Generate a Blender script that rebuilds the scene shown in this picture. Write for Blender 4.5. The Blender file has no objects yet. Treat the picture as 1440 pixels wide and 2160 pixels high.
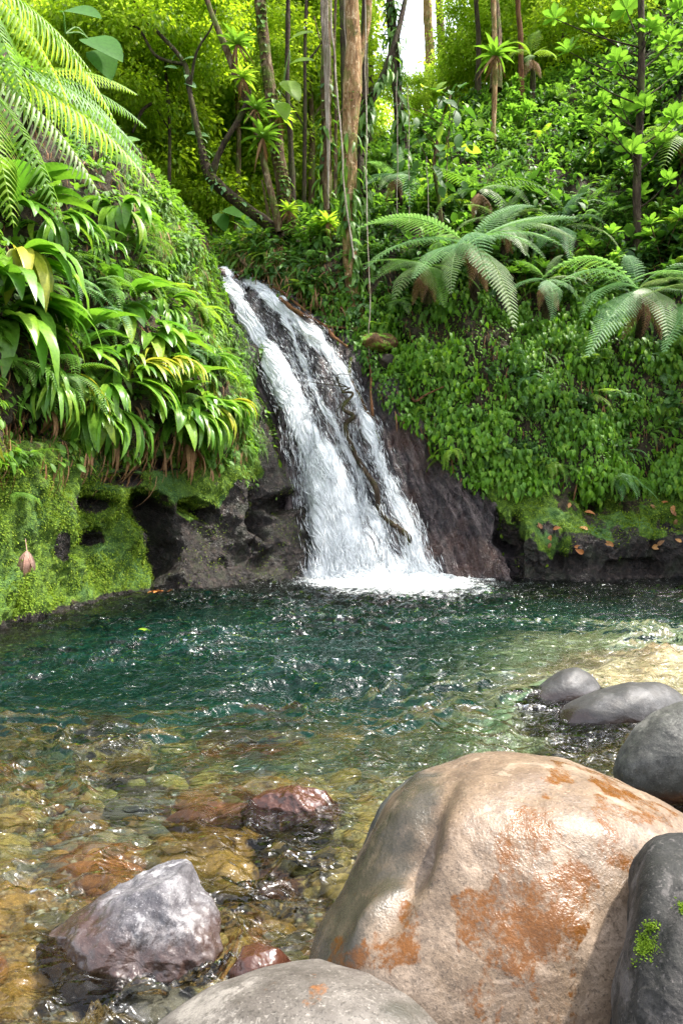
import bpy, math, random
import numpy as np
from mathutils import Vector, Matrix
from mathutils.bvhtree import BVHTree

R = math.radians
rnd = random.Random(7)
rng = np.random.default_rng(7)
scene = bpy.context.scene
COL = scene.collection

# ---------------------------------------------------------------- camera
F, CX, CY, CH = 1560.0, 720.0, 1080.0, 1.6       # photo is 1440 x 2160 pixels
cam_data = bpy.data.cameras.new('camera')
cam = bpy.data.objects.new('camera', cam_data)
COL.objects.link(cam)
cam_data.sensor_fit = 'VERTICAL'
cam_data.sensor_height = 36.0
cam_data.lens = 26.0
cam_data.clip_start = 0.05
cam_data.clip_end = 500.0
cam.location = (0, 0, CH)
cam.rotation_euler = (R(90), 0, 0)
scene.camera = cam

# ---------------------------------------------------------------- light
SUN_EL, SUN_AZ = 61.0, 80.0                     # azimuth measured from +Y towards +X
world = bpy.data.worlds.new('World')
scene.world = world
world.use_nodes = True
wn = world.node_tree.nodes; wl = world.node_tree.links
sky = wn.new('ShaderNodeTexSky')
sky.sky_type = 'NISHITA'
sky.sun_disc = False
sky.sun_elevation = R(SUN_EL)
sky.sun_rotation = R(SUN_AZ)
sky.dust_density = 3.0
hs = wn.new('ShaderNodeHueSaturation'); hs.inputs['Saturation'].default_value = 0.4
wl.new(sky.outputs[0], hs.inputs['Color']); wl.new(hs.outputs[0], wn['Background'].inputs[0])
wn['Background'].inputs[1].default_value = 0.15
sd = bpy.data.lights.new('sun', 'SUN')
sd.energy = 2.1
sd.angle = R(2.0)
sd.color = (1.0, 0.95, 0.86)
sun = bpy.data.objects.new('sun', sd)
COL.objects.link(sun)
S = Vector((math.sin(R(SUN_AZ)) * math.cos(R(SUN_EL)), math.cos(R(SUN_AZ)) * math.cos(R(SUN_EL)), math.sin(R(SUN_EL))))
sun.rotation_euler = (-S).to_track_quat('-Z', 'Y').to_euler()
scene.view_settings.view_transform = 'Standard'
scene.view_settings.look = 'None'
scene.view_settings.exposure = 2.32
scene.view_settings.gamma = 1.0
scene.cycles.use_denoising = True
scene.cycles.denoising_prefilter = 'NONE'
scene.cycles.max_bounces = 10
scene.cycles.transparent_max_bounces = 16
scene.cycles.transmission_bounces = 6
scene.cycles.diffuse_bounces = 3
scene.cycles.glossy_bounces = 3
scene.cycles.caustics_reflective = False
scene.cycles.caustics_refractive = False
scene.cycles.blur_glossy = 0.3
scene.cycles.sample_clamp_indirect = 6.0

# ---------------------------------------------------------------- helpers
def W(px, py, Y):
    return np.array([(px - CX) / F * Y, Y, CH - (py - CY) / F * Y])

def tag(o, label=None, cat=None, group=None, kind=None):
    if label: o['label'] = label
    if cat: o['category'] = cat
    if group: o['group'] = group
    if kind: o['kind'] = kind
    return o

def empty(name, loc=(0, 0, 0), label=None, cat=None, group=None):
    o = bpy.data.objects.new(name, None)
    o.empty_display_size = 0.1
    COL.objects.link(o)
    o.location = loc
    return tag(o, label, cat, group)

def link(name, me, parent=None):
    o = bpy.data.objects.new(name, me)
    COL.objects.link(o)
    if parent is not None: o.parent = parent
    return o

def mesh(name, V, faces, mat=None, smooth=True, uv=None, attrs=None):
    """V (n,3); faces (m,k) array or a list of such arrays."""
    if not isinstance(faces, list): faces = [faces]
    me = bpy.data.meshes.new(name)
    V = np.asarray(V, dtype=np.float32)
    loops = np.concatenate([f.reshape(-1) for f in faces]).astype(np.int32)
    totals = np.concatenate([np.full(len(f), f.shape[1], dtype=np.int32) for f in faces])
    starts = np.concatenate([[0], np.cumsum(totals)[:-1]]).astype(np.int32)
    me.vertices.add(len(V)); me.vertices.foreach_set('co', V.reshape(-1))
    me.loops.add(len(loops)); me.loops.foreach_set('vertex_index', loops)
    me.polygons.add(len(totals)); me.polygons.foreach_set('loop_start', starts); me.polygons.foreach_set('loop_total', totals)
    me.update(calc_edges=True)
    if smooth: me.polygons.foreach_set('use_smooth', np.ones(len(totals), dtype=bool))
    if uv is not None:
        l = me.uv_layers.new(name='UVMap')
        l.data.foreach_set('uv', np.asarray(uv, dtype=np.float32)[loops].reshape(-1))
    for k, a in (attrs or {}).items():
        at = me.attributes.new(k, 'FLOAT', 'POINT')
        at.data.foreach_set('value', np.asarray(a, dtype=np.float32).reshape(-1))
    if mat is not None: me.materials.append(mat)
    return me

def grid_faces(nv, nu):
    i = np.arange((nv - 1) * (nu - 1)); r = i // (nu - 1); c = i % (nu - 1); a = r * nu + c
    return np.stack([a, a + 1, a + nu + 1, a + nu], 1)

def _hash(ix, iy, iz, s):
    h = (ix * 374761393 + iy * 668265263 + iz * 2147483647 + s * 974634777) & 0xffffffff
    h = ((h ^ (h >> 13)) * 1274126177) & 0xffffffff
    h = (h ^ (h >> 16)) & 0xffffffff
    return h.astype(np.float64) / 4294967295.0

def vnoise(P, s=0):
    P = np.asarray(P, dtype=np.float64); i = np.floor(P).astype(np.int64); f = P - i
    f = f * f * f * (f * (f * 6 - 15) + 10); out = 0
    for dx in (0, 1):
        for dy in (0, 1):
            for dz in (0, 1):
                w = (f[..., 0] if dx else 1 - f[..., 0]) * (f[..., 1] if dy else 1 - f[..., 1]) * (f[..., 2] if dz else 1 - f[..., 2])
                out = out + w * _hash(i[..., 0] + dx, i[..., 1] + dy, i[..., 2] + dz, s)
    return out * 2 - 1

def fbm(P, scale=1.0, octs=4, s=0, gain=0.5):
    P = np.asarray(P) / scale; a = 1; t = 0; n = 0
    for k in range(octs):
        t = t + a * vnoise(P * 2.03 ** k + 17.3 * k, s + k); n += a; a *= gain
    return t / n

def crm(n, m):
    """Catmull-Rom weights from n controls to m samples."""
    A = np.zeros((m, n)); t = np.linspace(0, n - 1, m)
    for r, x in enumerate(t):
        i = min(int(x), n - 2); f = x - i
        w = [-.5 * f**3 + f**2 - .5 * f, 1.5 * f**3 - 2.5 * f**2 + 1, -1.5 * f**3 + 2 * f**2 + .5 * f, .5 * f**3 - .5 * f**2]
        for k, wk in zip((i - 1, i, i + 1, i + 2), w):
            A[r, min(max(k, 0), n - 1)] += wk
    return A

def spline(pts, m):
    pts = np.asarray(pts, dtype=float)
    return crm(len(pts), m) @ pts

def patch(ctrl, nv, nu):
    C = np.array([[W(*p) for p in row] for row in ctrl])
    return np.einsum('ai,ijk,bj->abk', crm(C.shape[0], nv), C, crm(C.shape[1], nu))

def gnormals(G):
    du = np.gradient(G, axis=1); dv = np.gradient(G, axis=0)
    N = np.cross(du, dv); N /= np.linalg.norm(N, axis=2, keepdims=True) + 1e-9
    return N

def proj(P):
    P = np.asarray(P); Y = np.maximum(P[..., 1], .01)
    return CX + P[..., 0] / Y * F, CY - (P[..., 2] - CH) / Y * F

def smooth01(x): x = np.clip(x, 0, 1); return x * x * (3 - 2 * x)

def in_poly(x, y, poly):
    r = np.zeros(np.shape(x), bool); n = len(poly)
    for i in range(n):
        x1, y1 = poly[i]; x2, y2 = poly[(i + 1) % n]
        c = ((y1 > y) != (y2 > y)) & (x < (x2 - x1) * (y - y1) / ((y2 - y1) if y2 != y1 else 1e-9) + x1)
        r ^= c
    return r

# ---------------------------------------------------------------- materials
class NT:
    def __init__(s, name):
        s.m = bpy.data.materials.new(name); s.m.use_nodes = True
        s.t = s.m.node_tree; s.t.nodes.clear(); s.out = s.n('ShaderNodeOutputMaterial')
    def n(s, t, **kw):
        nd = s.t.nodes.new(t)
        for k, v in kw.items():
            if k.startswith('i_'):
                nd.inputs[k[2:].replace('_', ' ')].default_value = v
            else: setattr(nd, k, v)
        return nd
    def l(s, a, b): s.t.links.new(a, b)
    def val(s, x, sock):
        if hasattr(x, 'is_output'): s.l(x, sock)
        else: sock.default_value = x
    def math(s, op, a, b=0.5, clamp=False):
        nd = s.n('ShaderNodeMath', operation=op, use_clamp=clamp); s.val(a, nd.inputs[0]); s.val(b, nd.inputs[1]); return nd.outputs[0]
    def noise(s, vec, scale, detail=4, rough=0.55, dist=0.0, dim='3D'):
        nd = s.n('ShaderNodeTexNoise'); nd.inputs['Scale'].default_value = scale; nd.inputs['Detail'].default_value = detail
        nd.inputs['Roughness'].default_value = rough; nd.inputs['Distortion'].default_value = dist
        if vec is not None: s.l(vec, nd.inputs['Vector'])
        return nd.outputs['Fac']
    def ramp(s, fac, stops):
        nd = s.n('ShaderNodeValToRGB'); cr = nd.color_ramp
        while len(cr.elements) < len(stops): cr.elements.new(0.5)
        for e, (p, c) in zip(cr.elements, stops):
            e.position = p; e.color = (c[0], c[1], c[2], 1) if not isinstance(c, (int, float)) else (c, c, c, 1)
        s.l(fac, nd.inputs[0]); return nd.outputs[0]
    def mix(s, fac, a, b, bt='MIX'):
        nd = s.n('ShaderNodeMix', data_type='RGBA', blend_type=bt)
        s.val(fac, nd.inputs[0]); s.val(a if hasattr(a, 'is_output') else (*a, 1), nd.inputs[6]); s.val(b if hasattr(b, 'is_output') else (*b, 1), nd.inputs[7]); return nd.outputs[2]
    def pos(s): return s.n('ShaderNodeNewGeometry').outputs['Position']
    def obj(s): return s.n('ShaderNodeTexCoord').outputs['Object']
    def scale(s, vec, sc, rot=(0, 0, 0)):
        nd = s.n('ShaderNodeMapping'); nd.inputs['Scale'].default_value = sc; nd.inputs['Rotation'].default_value = rot; s.l(vec, nd.inputs['Vector']); return nd.outputs[0]
    def attr(s, name): return s.n('ShaderNodeAttribute', attribute_name=name).outputs['Fac']
    def bump(s, h, dist=0.02, strength=1.0, nrm=None):
        nd = s.n('ShaderNodeBump'); nd.inputs['Strength'].default_value = strength; nd.inputs['Distance'].default_value = dist; s.l(h, nd.inputs['Height'])
        if nrm is not None: s.l(nrm, nd.inputs['Normal'])
        return nd.outputs[0]
    def pbr(s, col, rough, nrm=None, spec=0.5, coat=None):
        p = s.n('ShaderNodeBsdfPrincipled'); s.val(col if hasattr(col, 'is_output') else (*col, 1), p.inputs['Base Color']); s.val(rough, p.inputs['Roughness'])
        p.inputs['Specular IOR Level'].default_value = spec
        if nrm is not None: s.l(nrm, p.inputs['Normal'])
        if coat is not None:
            s.val(coat, p.inputs['Coat Weight']); p.inputs['Coat Roughness'].default_value = 0.12
        return p.outputs[0]
    def done(s, sh, vol=None):
        s.l(sh, s.out.inputs['Surface'])
        if vol is not None: s.l(vol, s.out.inputs['Volume'])
        return s.m

def leaf_mat(name, cols, trans, rough=0.4, tw=0.4, spec=0.3, tip=None):
    n = NT(name)
    g = n.n('ShaderNodeNewGeometry'); oi = n.n('ShaderNodeObjectInfo')
    v = n.math('ADD', n.math('MULTIPLY', g.outputs['Random Per Island'], 0.75), n.math('MULTIPLY', oi.outputs['Random'], 0.25))
    k = len(cols)
    c = n.ramp(v, [(i / (k - 1) if k > 1 else 0, cc) for i, cc in enumerate(cols)])
    big = n.noise(n.pos(), 0.7, 2)
    c = n.mix(n.ramp(n.noise(n.pos(), 23, 2), [(.35, .45), (.6, 0.)]), c, tuple(x * .45 for x in cols[0]))
    c = n.mix(n.math('MULTIPLY', n.math('SUBTRACT', big, 0.35, True), 1.2), c, trans, 'MIX')
    p = n.pbr(c, rough, spec=spec)
    t = n.n('ShaderNodeBsdfTranslucent'); tc = n.mix(0.5, c, trans); tb = n.mix(1.0, tc, (1.7, 1.7, 1.2), 'MULTIPLY')
    n.l(tb, t.inputs['Color'])
    m = n.n('ShaderNodeMixShader'); m.inputs[0].default_value = tw; n.l(p, m.inputs[1]); n.l(t.outputs[0], m.inputs[2])
    return n.done(m.outputs[0])
# ---------------------------------------------------------------- setting: rock and earth
def bank_mat(name):
    """attributes: moss (0..1), rock (0..1), else soil"""
    n = NT(name); P = n.pos()
    f1 = n.noise(P, 1.3, 5); f2 = n.noise(P, 9, 6, .65); f3 = n.noise(P, 38, 3, .6)
    soil = n.ramp(f2, [(.3, (.012, .010, .006)), (.55, (.045, .034, .018)), (.75, (.09, .06, .03))])
    rock = n.ramp(f2, [(.3, (.004, .003, .003)), (.5, (.016, .012, .010)), (.63, (.045, .032, .026)), (.78, (.12, .095, .085))])
    lich = n.math('MULTIPLY', n.ramp(n.noise(P, 2.7, 4), [(.5, 0.), (.68, 1.)]), .5)
    rock = n.mix(lich, rock, (.035, .042, .022))
    moss = n.ramp(n.math('ADD', n.math('MULTIPLY', f2, .6), n.math('MULTIPLY', f3, .4)), [(.32, (.014, .03, .004)), (.47, (.05, .10, .008)), (.6, (.13, .21, .015)), (.76, (.28, .32, .04))])
    teal = n.ramp(n.noise(P, .9, 3), [(.52, 0.), (.66, 1.)])
    moss = n.mix(n.math('MULTIPLY', teal, .6), moss, (.06, .14, .045))
    edge = n.math('MULTIPLY', n.math('SUBTRACT', n.noise(P, 5, 6, .7), .5), 1.3)
    mm = n.ramp(n.math('ADD', n.attr('moss'), edge), [(.42, 0.), (.58, 1.)])
    rr = n.ramp(n.math('ADD', n.attr('rock'), edge), [(.42, 0.), (.58, 1.)])
    c = n.mix(mm, n.mix(rr, soil, rock), moss)
    wet = n.math('MULTIPLY', rr, n.math('SUBTRACT', 1., mm))
    rough = n.math('SUBTRACT', .9, n.math('MULTIPLY', wet, n.ramp(f1, [(.35, .68), (.7, .45)])))
    h = n.math('ADD', n.math('MULTIPLY', f2, 1.), n.math('MULTIPLY', f3, .45))
    return n.done(n.pbr(c, rough, n.bump(h, .09), spec=.3))

def slab_mat():
    n = NT('wet_cascade_rock'); uv = n.n('ShaderNodeUVMap').outputs[0]
    P = n.pos(); st = n.noise(n.scale(uv, (70, 10, 1)), 1.0, 5, .65, .6); f2 = n.noise(P, 7, 6, .65); f3 = n.noise(P, 30, 4, .65)
    m = n.math('ADD', n.math('MULTIPLY', st, .6), n.math('ADD', n.math('MULTIPLY', f2, .25), n.math('MULTIPLY', f3, .15)))
    c = n.ramp(m, [(.40, (.010, .008, .009)), (.48, (.045, .034, .036)), (.54, (.11, .082, .08)), (.63, (.26, .21, .20))])
    c = n.mix(n.ramp(n.noise(P, .8, 3), [(.5, 0.), (.62, .5)]), c, (.13, .065, .045))
    rough = n.ramp(n.noise(P, 2.2, 3), [(.35, .22), (.7, .5)])
    h = n.math('ADD', n.math('MULTIPLY', st, .5), n.math('ADD', n.math('MULTIPLY', f2, .8), n.math('MULTIPLY', f3, .4)))
    return n.done(n.pbr(c, rough, n.bump(h, .35), spec=.7))

M_bank = bank_mat('mossy_bank'); M_slab = slab_mat()
terrain_bvh = []
TER = {}

def add_terrain(name, ctrl, nv, nu, amp, scale, dents=(), masks=None, mat=None, seed=0, fine=.35, stretch=(1, 1, 1), steps=.06):
    G = patch(ctrl, nv, nu); N = gnormals(G)
    if (N[..., 1].mean()) > 0: N = -N
    Q = G * np.array(stretch)
    d = amp * fbm(Q, scale, 3, seed) + amp * fine * fbm(Q, scale * .28, 4, seed + 9, .6)
    q = fbm(Q * np.array([1.3, 1, .7]), .9, 3, seed + 4) * 4.5; fq = np.floor(q); d += steps * (fq + smooth01((q - fq - .75) / .25))
    px, py = proj(G)
    for (x, y, rx, ry, dep) in dents:
        wv = np.sqrt(((px - x) / rx) ** 2 + ((py - y) / ry) ** 2) + .7 * fbm(G, .45, 3, 77)
        d -= dep * smooth01(1.35 - wv)
    G = G + N * d[..., None]
    N = gnormals(G)
    if (N[..., 1].mean()) > 0: N = -N
    px, py = proj(G)
    at = masks(G, N, px, py) if masks else {}
    u, v = np.meshgrid(np.linspace(0, 1, nu), np.linspace(0, 1, nv))
    fs = grid_faces(nv, nu)
    me = mesh(name, G.reshape(-1, 3), fs, mat or M_bank, uv=np.stack([u, v], -1).reshape(-1, 2), attrs=at)
    o = link(name, me); tag(o, kind='structure')
    st = 2 if nv > 200 else 1
    Gc = G[::st, ::st]; b = BVHTree.FromPolygons([tuple(p) for p in Gc.reshape(-1, 3)], grid_faces(Gc.shape[0], Gc.shape[1]).tolist())
    terrain_bvh.append((name, b)); TER[name] = (G, N, px, py, at)
    return o

# left bank -------------------------------------------------------------
left_ctrl = [
 [(-700,1560,6.0),(-180,1500,7.4),(0,1480,9.4),(170,1390,11.9),(330,1370,13.9),(480,1350,15.0),(622,1330,16.3),(660,1320,17.6)],
 [(-900,1500,5.9),(-200,1395,7.9),(-5,1333,9.9),(168,1284,12.3),(330,1254,14.4),(480,1241,15.5),(622,1229,16.8),(655,1222,17.8)],
 [(-900,1150,6.2),(-200,1150,8.3),(-5,1180,10.1),(165,1160,12.6),(325,1140,14.7),(470,1130,15.9),(603,1130,17.1),(640,1120,18.3)],
 [(-900,850,6.6),(-200,950,8.4),(-5,1000,10.1),(160,1000,12.2),(315,1000,14.1),(440,1000,15.6),(558,1010,17.1),(605,1000,18.8)],
 [(-900,600,7.1),(-200,780,8.6),(-5,850,10.3),(160,850,12.3),(310,860,14.0),(430,880,15.6),(526,890,17.5),(575,880,19.2)],
 [(-900,350,7.6),(-200,600,9.0),(-5,700,10.8),(165,720,12.7),(310,740,14.4),(425,770,16.1),(505,790,18.2),(550,790,19.8)],
 [(-900,50,8.2),(-200,420,9.6),(-5,540,11.5),(170,580,13.3),(315,620,15.0),(415,660,16.9),(482,690,19.0),(520,700,20.5)],
 [(-900,-200,9.0),(-200,220,10.4),(0,370,12.4),(175,440,14.2),(325,520,15.8),(408,580,17.8),(457,615,19.9),(490,630,21.2)],
 [(-900,-400,10.5),(-200,20,11.8),(0,200,13.8),(180,300,15.7),(335,440,17.0),(405,520,18.8),(437,562,20.7),(468,592,21.9)],
 [(-900,-500,14),(-200,-80,15),(0,120,16.5),(190,240,18.5),(345,405,19.5),(410,500,20.6),(436,545,21.8),(460,570,22.8)],
 [(-900,-500,20),(-200,-60,21),(0,140,22),(190,290,23),(345,460,23),(420,540,23),(440,580,24),(465,600,25)],
]
LD = [(325,1085,44,40,1.9),(350,1150,30,90,1.0),(195,1140,26,20,1.2),(135,1142,17,32,.9),(430,1080,34,22,1.0),(548,1090,26,66,1.5),(590,1065,24,24,.8),(250,1010,50,16,.6),(520,1180,60,30,.25),(190,1060,40,22,.7),(90,905,60,24,.6),(300,980,100,14,.5)]
def left_masks(G, N, px, py):
    rock = in_poly(px, py, [(285,1080),(340,1060),(400,1100),(450,1090),(500,1010),(560,1010),(600,1000),(700,1000),(700,1300),(335,1300),(318,1200)]).astype(float)
    low = smooth01((.22 - G[..., 2]) / .16)
    rock = np.maximum(rock, low)
    rock = np.maximum(rock, in_poly(px, py, [(490,640),(540,700),(560,900),(640,1000),(560,1020),(535,930),(520,800),(470,660)]).astype(float))
    moss = smooth01((py - 860) / 120) * 1.0
    ridge = in_poly(px, py, [(300,420),(350,420),(440,560),(520,740),(545,960),(500,960),(480,800),(420,680),(330,560)]).astype(float)
    moss = np.maximum(moss, ridge * .9)
    moss = moss - .35 * smooth01(.3 + 2.2 * fbm(G, .45, 3, 15))
    hole = np.zeros(px.shape)
    for (x, y, rx, ry, dep) in LD: hole = np.maximum(hole, smooth01((1.25 - np.sqrt(((px - x) / rx) ** 2 + ((py - y) / ry) ** 2) - .7 * fbm(G, .45, 3, 77)) * 2) * (dep > .35))
    moss = moss * (1 - rock * .75) * (1 - hole); rock = np.maximum(rock, hole)
    return dict(moss=moss, rock=rock)
add_terrain('mossy_bank_terrain', left_ctrl, 420, 520, .42, 1.5,
    dents=LD,
    masks=left_masks, seed=3)

# cascade slab ----------------------------------------------------------
slab_ctrl = [
 [(560,1400,16.2),(640,1400,16.1),(780,1400,16.1),(930,1400,16.1),(1090,1400,16.3),(1200,1400,17.0)],
 [(540,1225,17.8),(630,1225,17.3),(780,1226,17.1),(930,1225,17.1),(1085,1225,17.3),(1180,1225,18.2)],
 [(530,1100,18.4),(612,1100,17.9),(740,1100,17.7),(885,1100,17.7),(1040,1100,17.9),(1150,1100,19.0)],
 [(520,980,18.9),(600,980,18.5),(700,980,18.3),(830,980,18.2),(960,980,18.4),(1080,980,19.6)],
 [(505,870,19.6),(580,870,19.1),(665,870,18.8),(785,870,18.8),(890,870,19.0),(1000,870,20.3)],
 [(475,770,20.2),(540,770,19.7),(620,770,19.4),(730,770,19.4),(810,770,19.6),(920,770,21)],
 [(440,690,20.8),(495,690,20.3),(570,690,20.0),(670,690,20.0),(745,690,20.2),(850,690,21.6)],
 [(420,630,21.2),(470,630,20.8),(525,630,20.5),(590,632,20.5),(650,640,20.8),(760,640,22)],
 [(410,595,21.6),(455,592,21.3),(490,597,21.0),(530,604,21.0),(580,610,21.3),(680,610,22.5)],
 [(405,575,22.2),(450,572,22.0),(478,576,21.8),(505,585,21.8),(550,592,22.2),(650,592,23.4)],
 [(380,640,27),(430,640,27),(460,640,27),(500,640,27),(540,640,27),(640,640,27)],
]
add_terrain('cascade_rock_terrain', slab_ctrl, 360, 260, .16, 1.3,
    dents=[(1085,1160,18,90,.7),(1060,1090,16,60,.3),(735,960,22,50,.15),(640,750,20,60,.15)], masks=None, mat=M_slab, seed=11, fine=.9, stretch=(1.5, 1, .55), steps=.10)

# right bank: ledge, creeper wall and hillside ------------------------------
right_ctrl = [
 [(1085,1400,16.4),(1105,1400,16.2),(1200,1400,16.1),(1330,1400,16.0),(1460,1400,15.9),(1750,1420,14),(2400,1500,11)],
 [(1085,1226,17.5),(1098,1226,17.1),(1200,1226,16.9),(1330,1227,16.9),(1460,1228,16.8),(1750,1250,14.7),(2400,1300,11.4)],
 [(1062,1130,18.1),(1100,1135,17.2),(1200,1135,17.0),(1330,1135,16.9),(1460,1135,16.8),(1750,1110,14.8),(2400,1100,11.5)],
 [(985,1030,18.6),(1035,1050,18.0),(1180,1060,17.8),(1320,1060,17.7),(1460,1065,17.6),(1750,1040,15.4),(2400,900,12)],
 [(885,920,19.1),(940,920,18.5),(1120,900,18.3),(1290,900,18.2),(1450,920,18.1),(1740,850,16),(2400,600,12.5)],
 [(805,820,19.7),(865,800,19.1),(1060,780,18.7),(1240,780,18.7),(1440,780,18.6),(1730,650,16.5),(2400,300,13.2)],
 [(735,720,20.3),(790,700,19.8),(980,690,19.4),(1180,665,19.4),(1420,640,19.4),(1700,450,17.5),(2400,0,14.5)],
 [(632,650,20.9),(700,620,20.4),(880,590,20.4),(1100,540,21.0),(1380,500,21.2),(1660,250,19.5),(2400,-200,17)],
 [(555,602,21.3),(620,560,21.0),(780,505,21.8),(1000,430,23.2),(1320,370,23.8),(1600,100,22.5),(2300,-300,21)],
 [(478,572,22.0),(540,505,22.0),(720,470,24),(900,345,26.5),(1230,250,27.5),(1550,0,27),(2200,-300,26)],
 [(440,570,24),(470,520,24.5),(690,470,28),(830,310,31),(1150,185,33),(1500,-60,33),(2100,-300,33)],
 [(400,560,30),(440,520,32),(660,500,36),(820,330,38),(1120,170,40),(1450,-60,40),(2000,-300,40)],
]
def right_masks(G, N, px, py):
    z = G[..., 2]
    rock = smooth01((1.75 - z) / .7)
    moss = smooth01((z - .75 + .9 * fbm(G, .7, 3, 6)) / .5) * smooth01((3.2 - z) / .8) * .85 - .5 * smooth01(.3 + 2.5 * fbm(G, .6, 3, 5))
    moss = np.maximum(moss, in_poly(px, py, [(430,520),(470,495),(560,500),(640,540),(700,640),(640,660),(560,600),(470,575)]) * .62)
    return dict(moss=np.clip(moss, 0, 1), rock=rock)
add_terrain('hillside_terrain', right_ctrl, 420, 420, .4, 1.8,
    dents=[(1088,1150,16,80,.8),(1120,1000,30,30,.3),(1240,1040,40,20,.7),(830,720,45,30,.6),(1200,1190,40,20,.15),(1330,1200,60,16,.2),(1290,1060,60,14,.4),(1180,1150,10,60,.15),(1380,1150,10,60,.15),(1420,1100,50,20,.3)], masks=right_masks, seed=21)

# far hills closing the valley --------------------------------------------
far_ctrl = [
 [(-2500,900,30),(-800,760,34),(200,700,36),(600,690,38),(900,690,42),(1300,560,44),(2600,400,40)],
 [(-2500,200,40),(-800,200,42),(200,330,44),(600,420,46),(880,440,50),(1300,260,50),(2600,0,50)],
 [(-2500,-500,50),(-800,-200,54),(200,240,56),(600,320,56),(880,380,60),(1300,130,58),(2600,-400,60)],
 [(-2500,-900,66),(-800,-500,66),(200,210,70),(600,290,70),(880,360,72),(1300,60,70),(2600,-700,70)],
]
add_terrain('far_hills', far_ctrl, 90, 140, 2.0, 9, masks=lambda G, N, a, b: dict(moss=np.full(a.shape, .7), rock=np.zeros(a.shape)), seed=31)
# valley floor between the banks and the far hills
G = np.stack(np.meshgrid(np.linspace(-60, 60, 80), np.linspace(20, 75, 50)), -1)
zz = 7.6 + .5 * fbm(np.concatenate([G, np.zeros(G.shape[:2] + (1,))], -1), 5, 3) + np.clip((G[..., 1] - 26) * .06, -1, 5)
G = np.concatenate([G, zz[..., None]], -1)
G[0, :, 2] = -3
vo = link('forest_floor', mesh('forest_floor', G.reshape(-1, 3), grid_faces(50, 80), M_bank, attrs=dict(moss=np.full(4000, .5), rock=np.zeros(4000))))
tag(vo, kind='structure')

def hit(px, py, only=None, ymin=None):
    d = Vector(W(px, py, 1.0) - np.array([0, 0, CH])).normalized(); best = None
    for nm, b in terrain_bvh:
        if only and nm not in only: continue
        r = b.ray_cast(Vector((0, 0, CH)), d)
        if r[0] is not None and (best is None or r[3] < best[2]): best = (np.array(r[0]), np.array(r[1]), r[3], nm)
    if best is None: return None
    p, nn, dd, nm = best
    if nn[1] > 0: nn = -nn
    return p, nn, nm

# ---------------------------------------------------------------- pool
def bed_depth(X, Y):
    px = CX + X / Y * F; py = CY + CH / Y * F
    d = .18 + .34 * smooth01((Y - 3) / 2.5) + 1.9 * smooth01((Y - 5.6) / 4.0)
    d = d + .25 * smooth01((X + .6) / 1.2) * smooth01((4.5 - Y) / 2)
    # dark channel in front of the pointed rock
    d = d + .8 * np.exp(-(((px - 450) / 120) ** 2 + ((py - 1790) / 45) ** 2))
    # right sand bar
    bar = smooth01((px - 880) / 420) * smooth01((Y - 6.2) / 1.2) * smooth01((10.8 - Y) / 2.3)
    d = d * (1 - bar) + .13 * bar
    halo = smooth01((px - 760) / 420) * smooth01((Y - 6.6) / 1.2) * smooth01((13.2 - Y) / 3.0) * (1 - bar)
    d = d * (1 - .72 * halo)
    # right shore under the boulders
    sh = smooth01((X - 1.3) / 1.6) * smooth01((7.5 - Y) / 1.5)
    d = d * (1 - sh) - .02 * sh
    return d

NY, NX = 360, 360
Yv = np.concatenate([[-3, -2, -1, 0, .6], np.geomspace(1.0, 21, NY - 5)])
s = np.linspace(-1, 1, NX)
Xg = s[None, :] * (6.5 + .9 * np.maximum(Yv, 0))[:, None]; Yg = np.repeat(Yv[:, None], NX, 1)
P0 = np.stack([Xg, Yg, 0 * Xg], -1)
dep = bed_depth(Xg, np.maximum(Yg, .8))
Zb = -dep + .06 * fbm(P0, .5, 4, 41) * (1 + smooth01((Yg - 5) / 4) * 3) + .02 * fbm(P0, .1, 3, 45)
sand = smooth01((CX + Xg / np.maximum(Yg, .8) * F - 800) / 340) * smooth01((Yg - 6.0) / 1) * smooth01((12.8 - Yg) / 3)
n = NT('pool_bed'); P = n.pos()
vor = n.n('ShaderNodeTexVoronoi'); vor.inputs['Scale'].default_value = 9; n.l(n.mix(.12, P, n.n('ShaderNodeTexNoise').outputs['Color']), vor.inputs['Vector'])
vor2 = n.n('ShaderNodeTexVoronoi'); vor2.inputs['Scale'].default_value = 34; n.l(P, vor2.inputs['Vector'])
f = n.noise(P, 6, 6, .65)
peb = n.ramp(n.math('ADD', n.math('MULTIPLY', vor.outputs['Color'], .6), n.math('MULTIPLY', vor2.outputs['Color'], .4)), [(.22, (.02, .012, .005)), (.42, (.12, .07, .018)), (.6, (.30, .18, .045)), (.8, (.16, .13, .06))])
peb = n.mix(n.ramp(n.noise(P, 1.1, 3), [(.5, 0.), (.65, .7)]), peb, (.20, .075, .015))
deep_tint = n.ramp(f, [(.3, (.006, .036, .034)), (.6, (.014, .075, .068)), (.8, (.03, .12, .10))])  # teal light scattered in deep water, put into the bed colour
sandc = n.ramp(n.noise(n.scale(P, (1, 2.6, 1)), 2.2, 5), [(.35, (.45, .29, .13)), (.5, (.66, .47, .26)), (.7, (.78, .62, .40))])
c = n.mix(n.attr('deep'), peb, deep_tint); c = n.mix(n.attr('sand'), c, sandc)
hh = n.math('ADD', n.math('MULTIPLY', vor.outputs['Distance'], -1.2), n.math('MULTIPLY', vor2.outputs['Distance'], -.5))
M_bed = n.done(n.pbr(c, .8, n.bump(hh, .04)))
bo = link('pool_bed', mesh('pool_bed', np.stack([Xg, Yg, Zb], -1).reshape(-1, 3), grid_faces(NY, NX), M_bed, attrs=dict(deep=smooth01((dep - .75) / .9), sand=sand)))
tag(bo, kind='structure')

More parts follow.
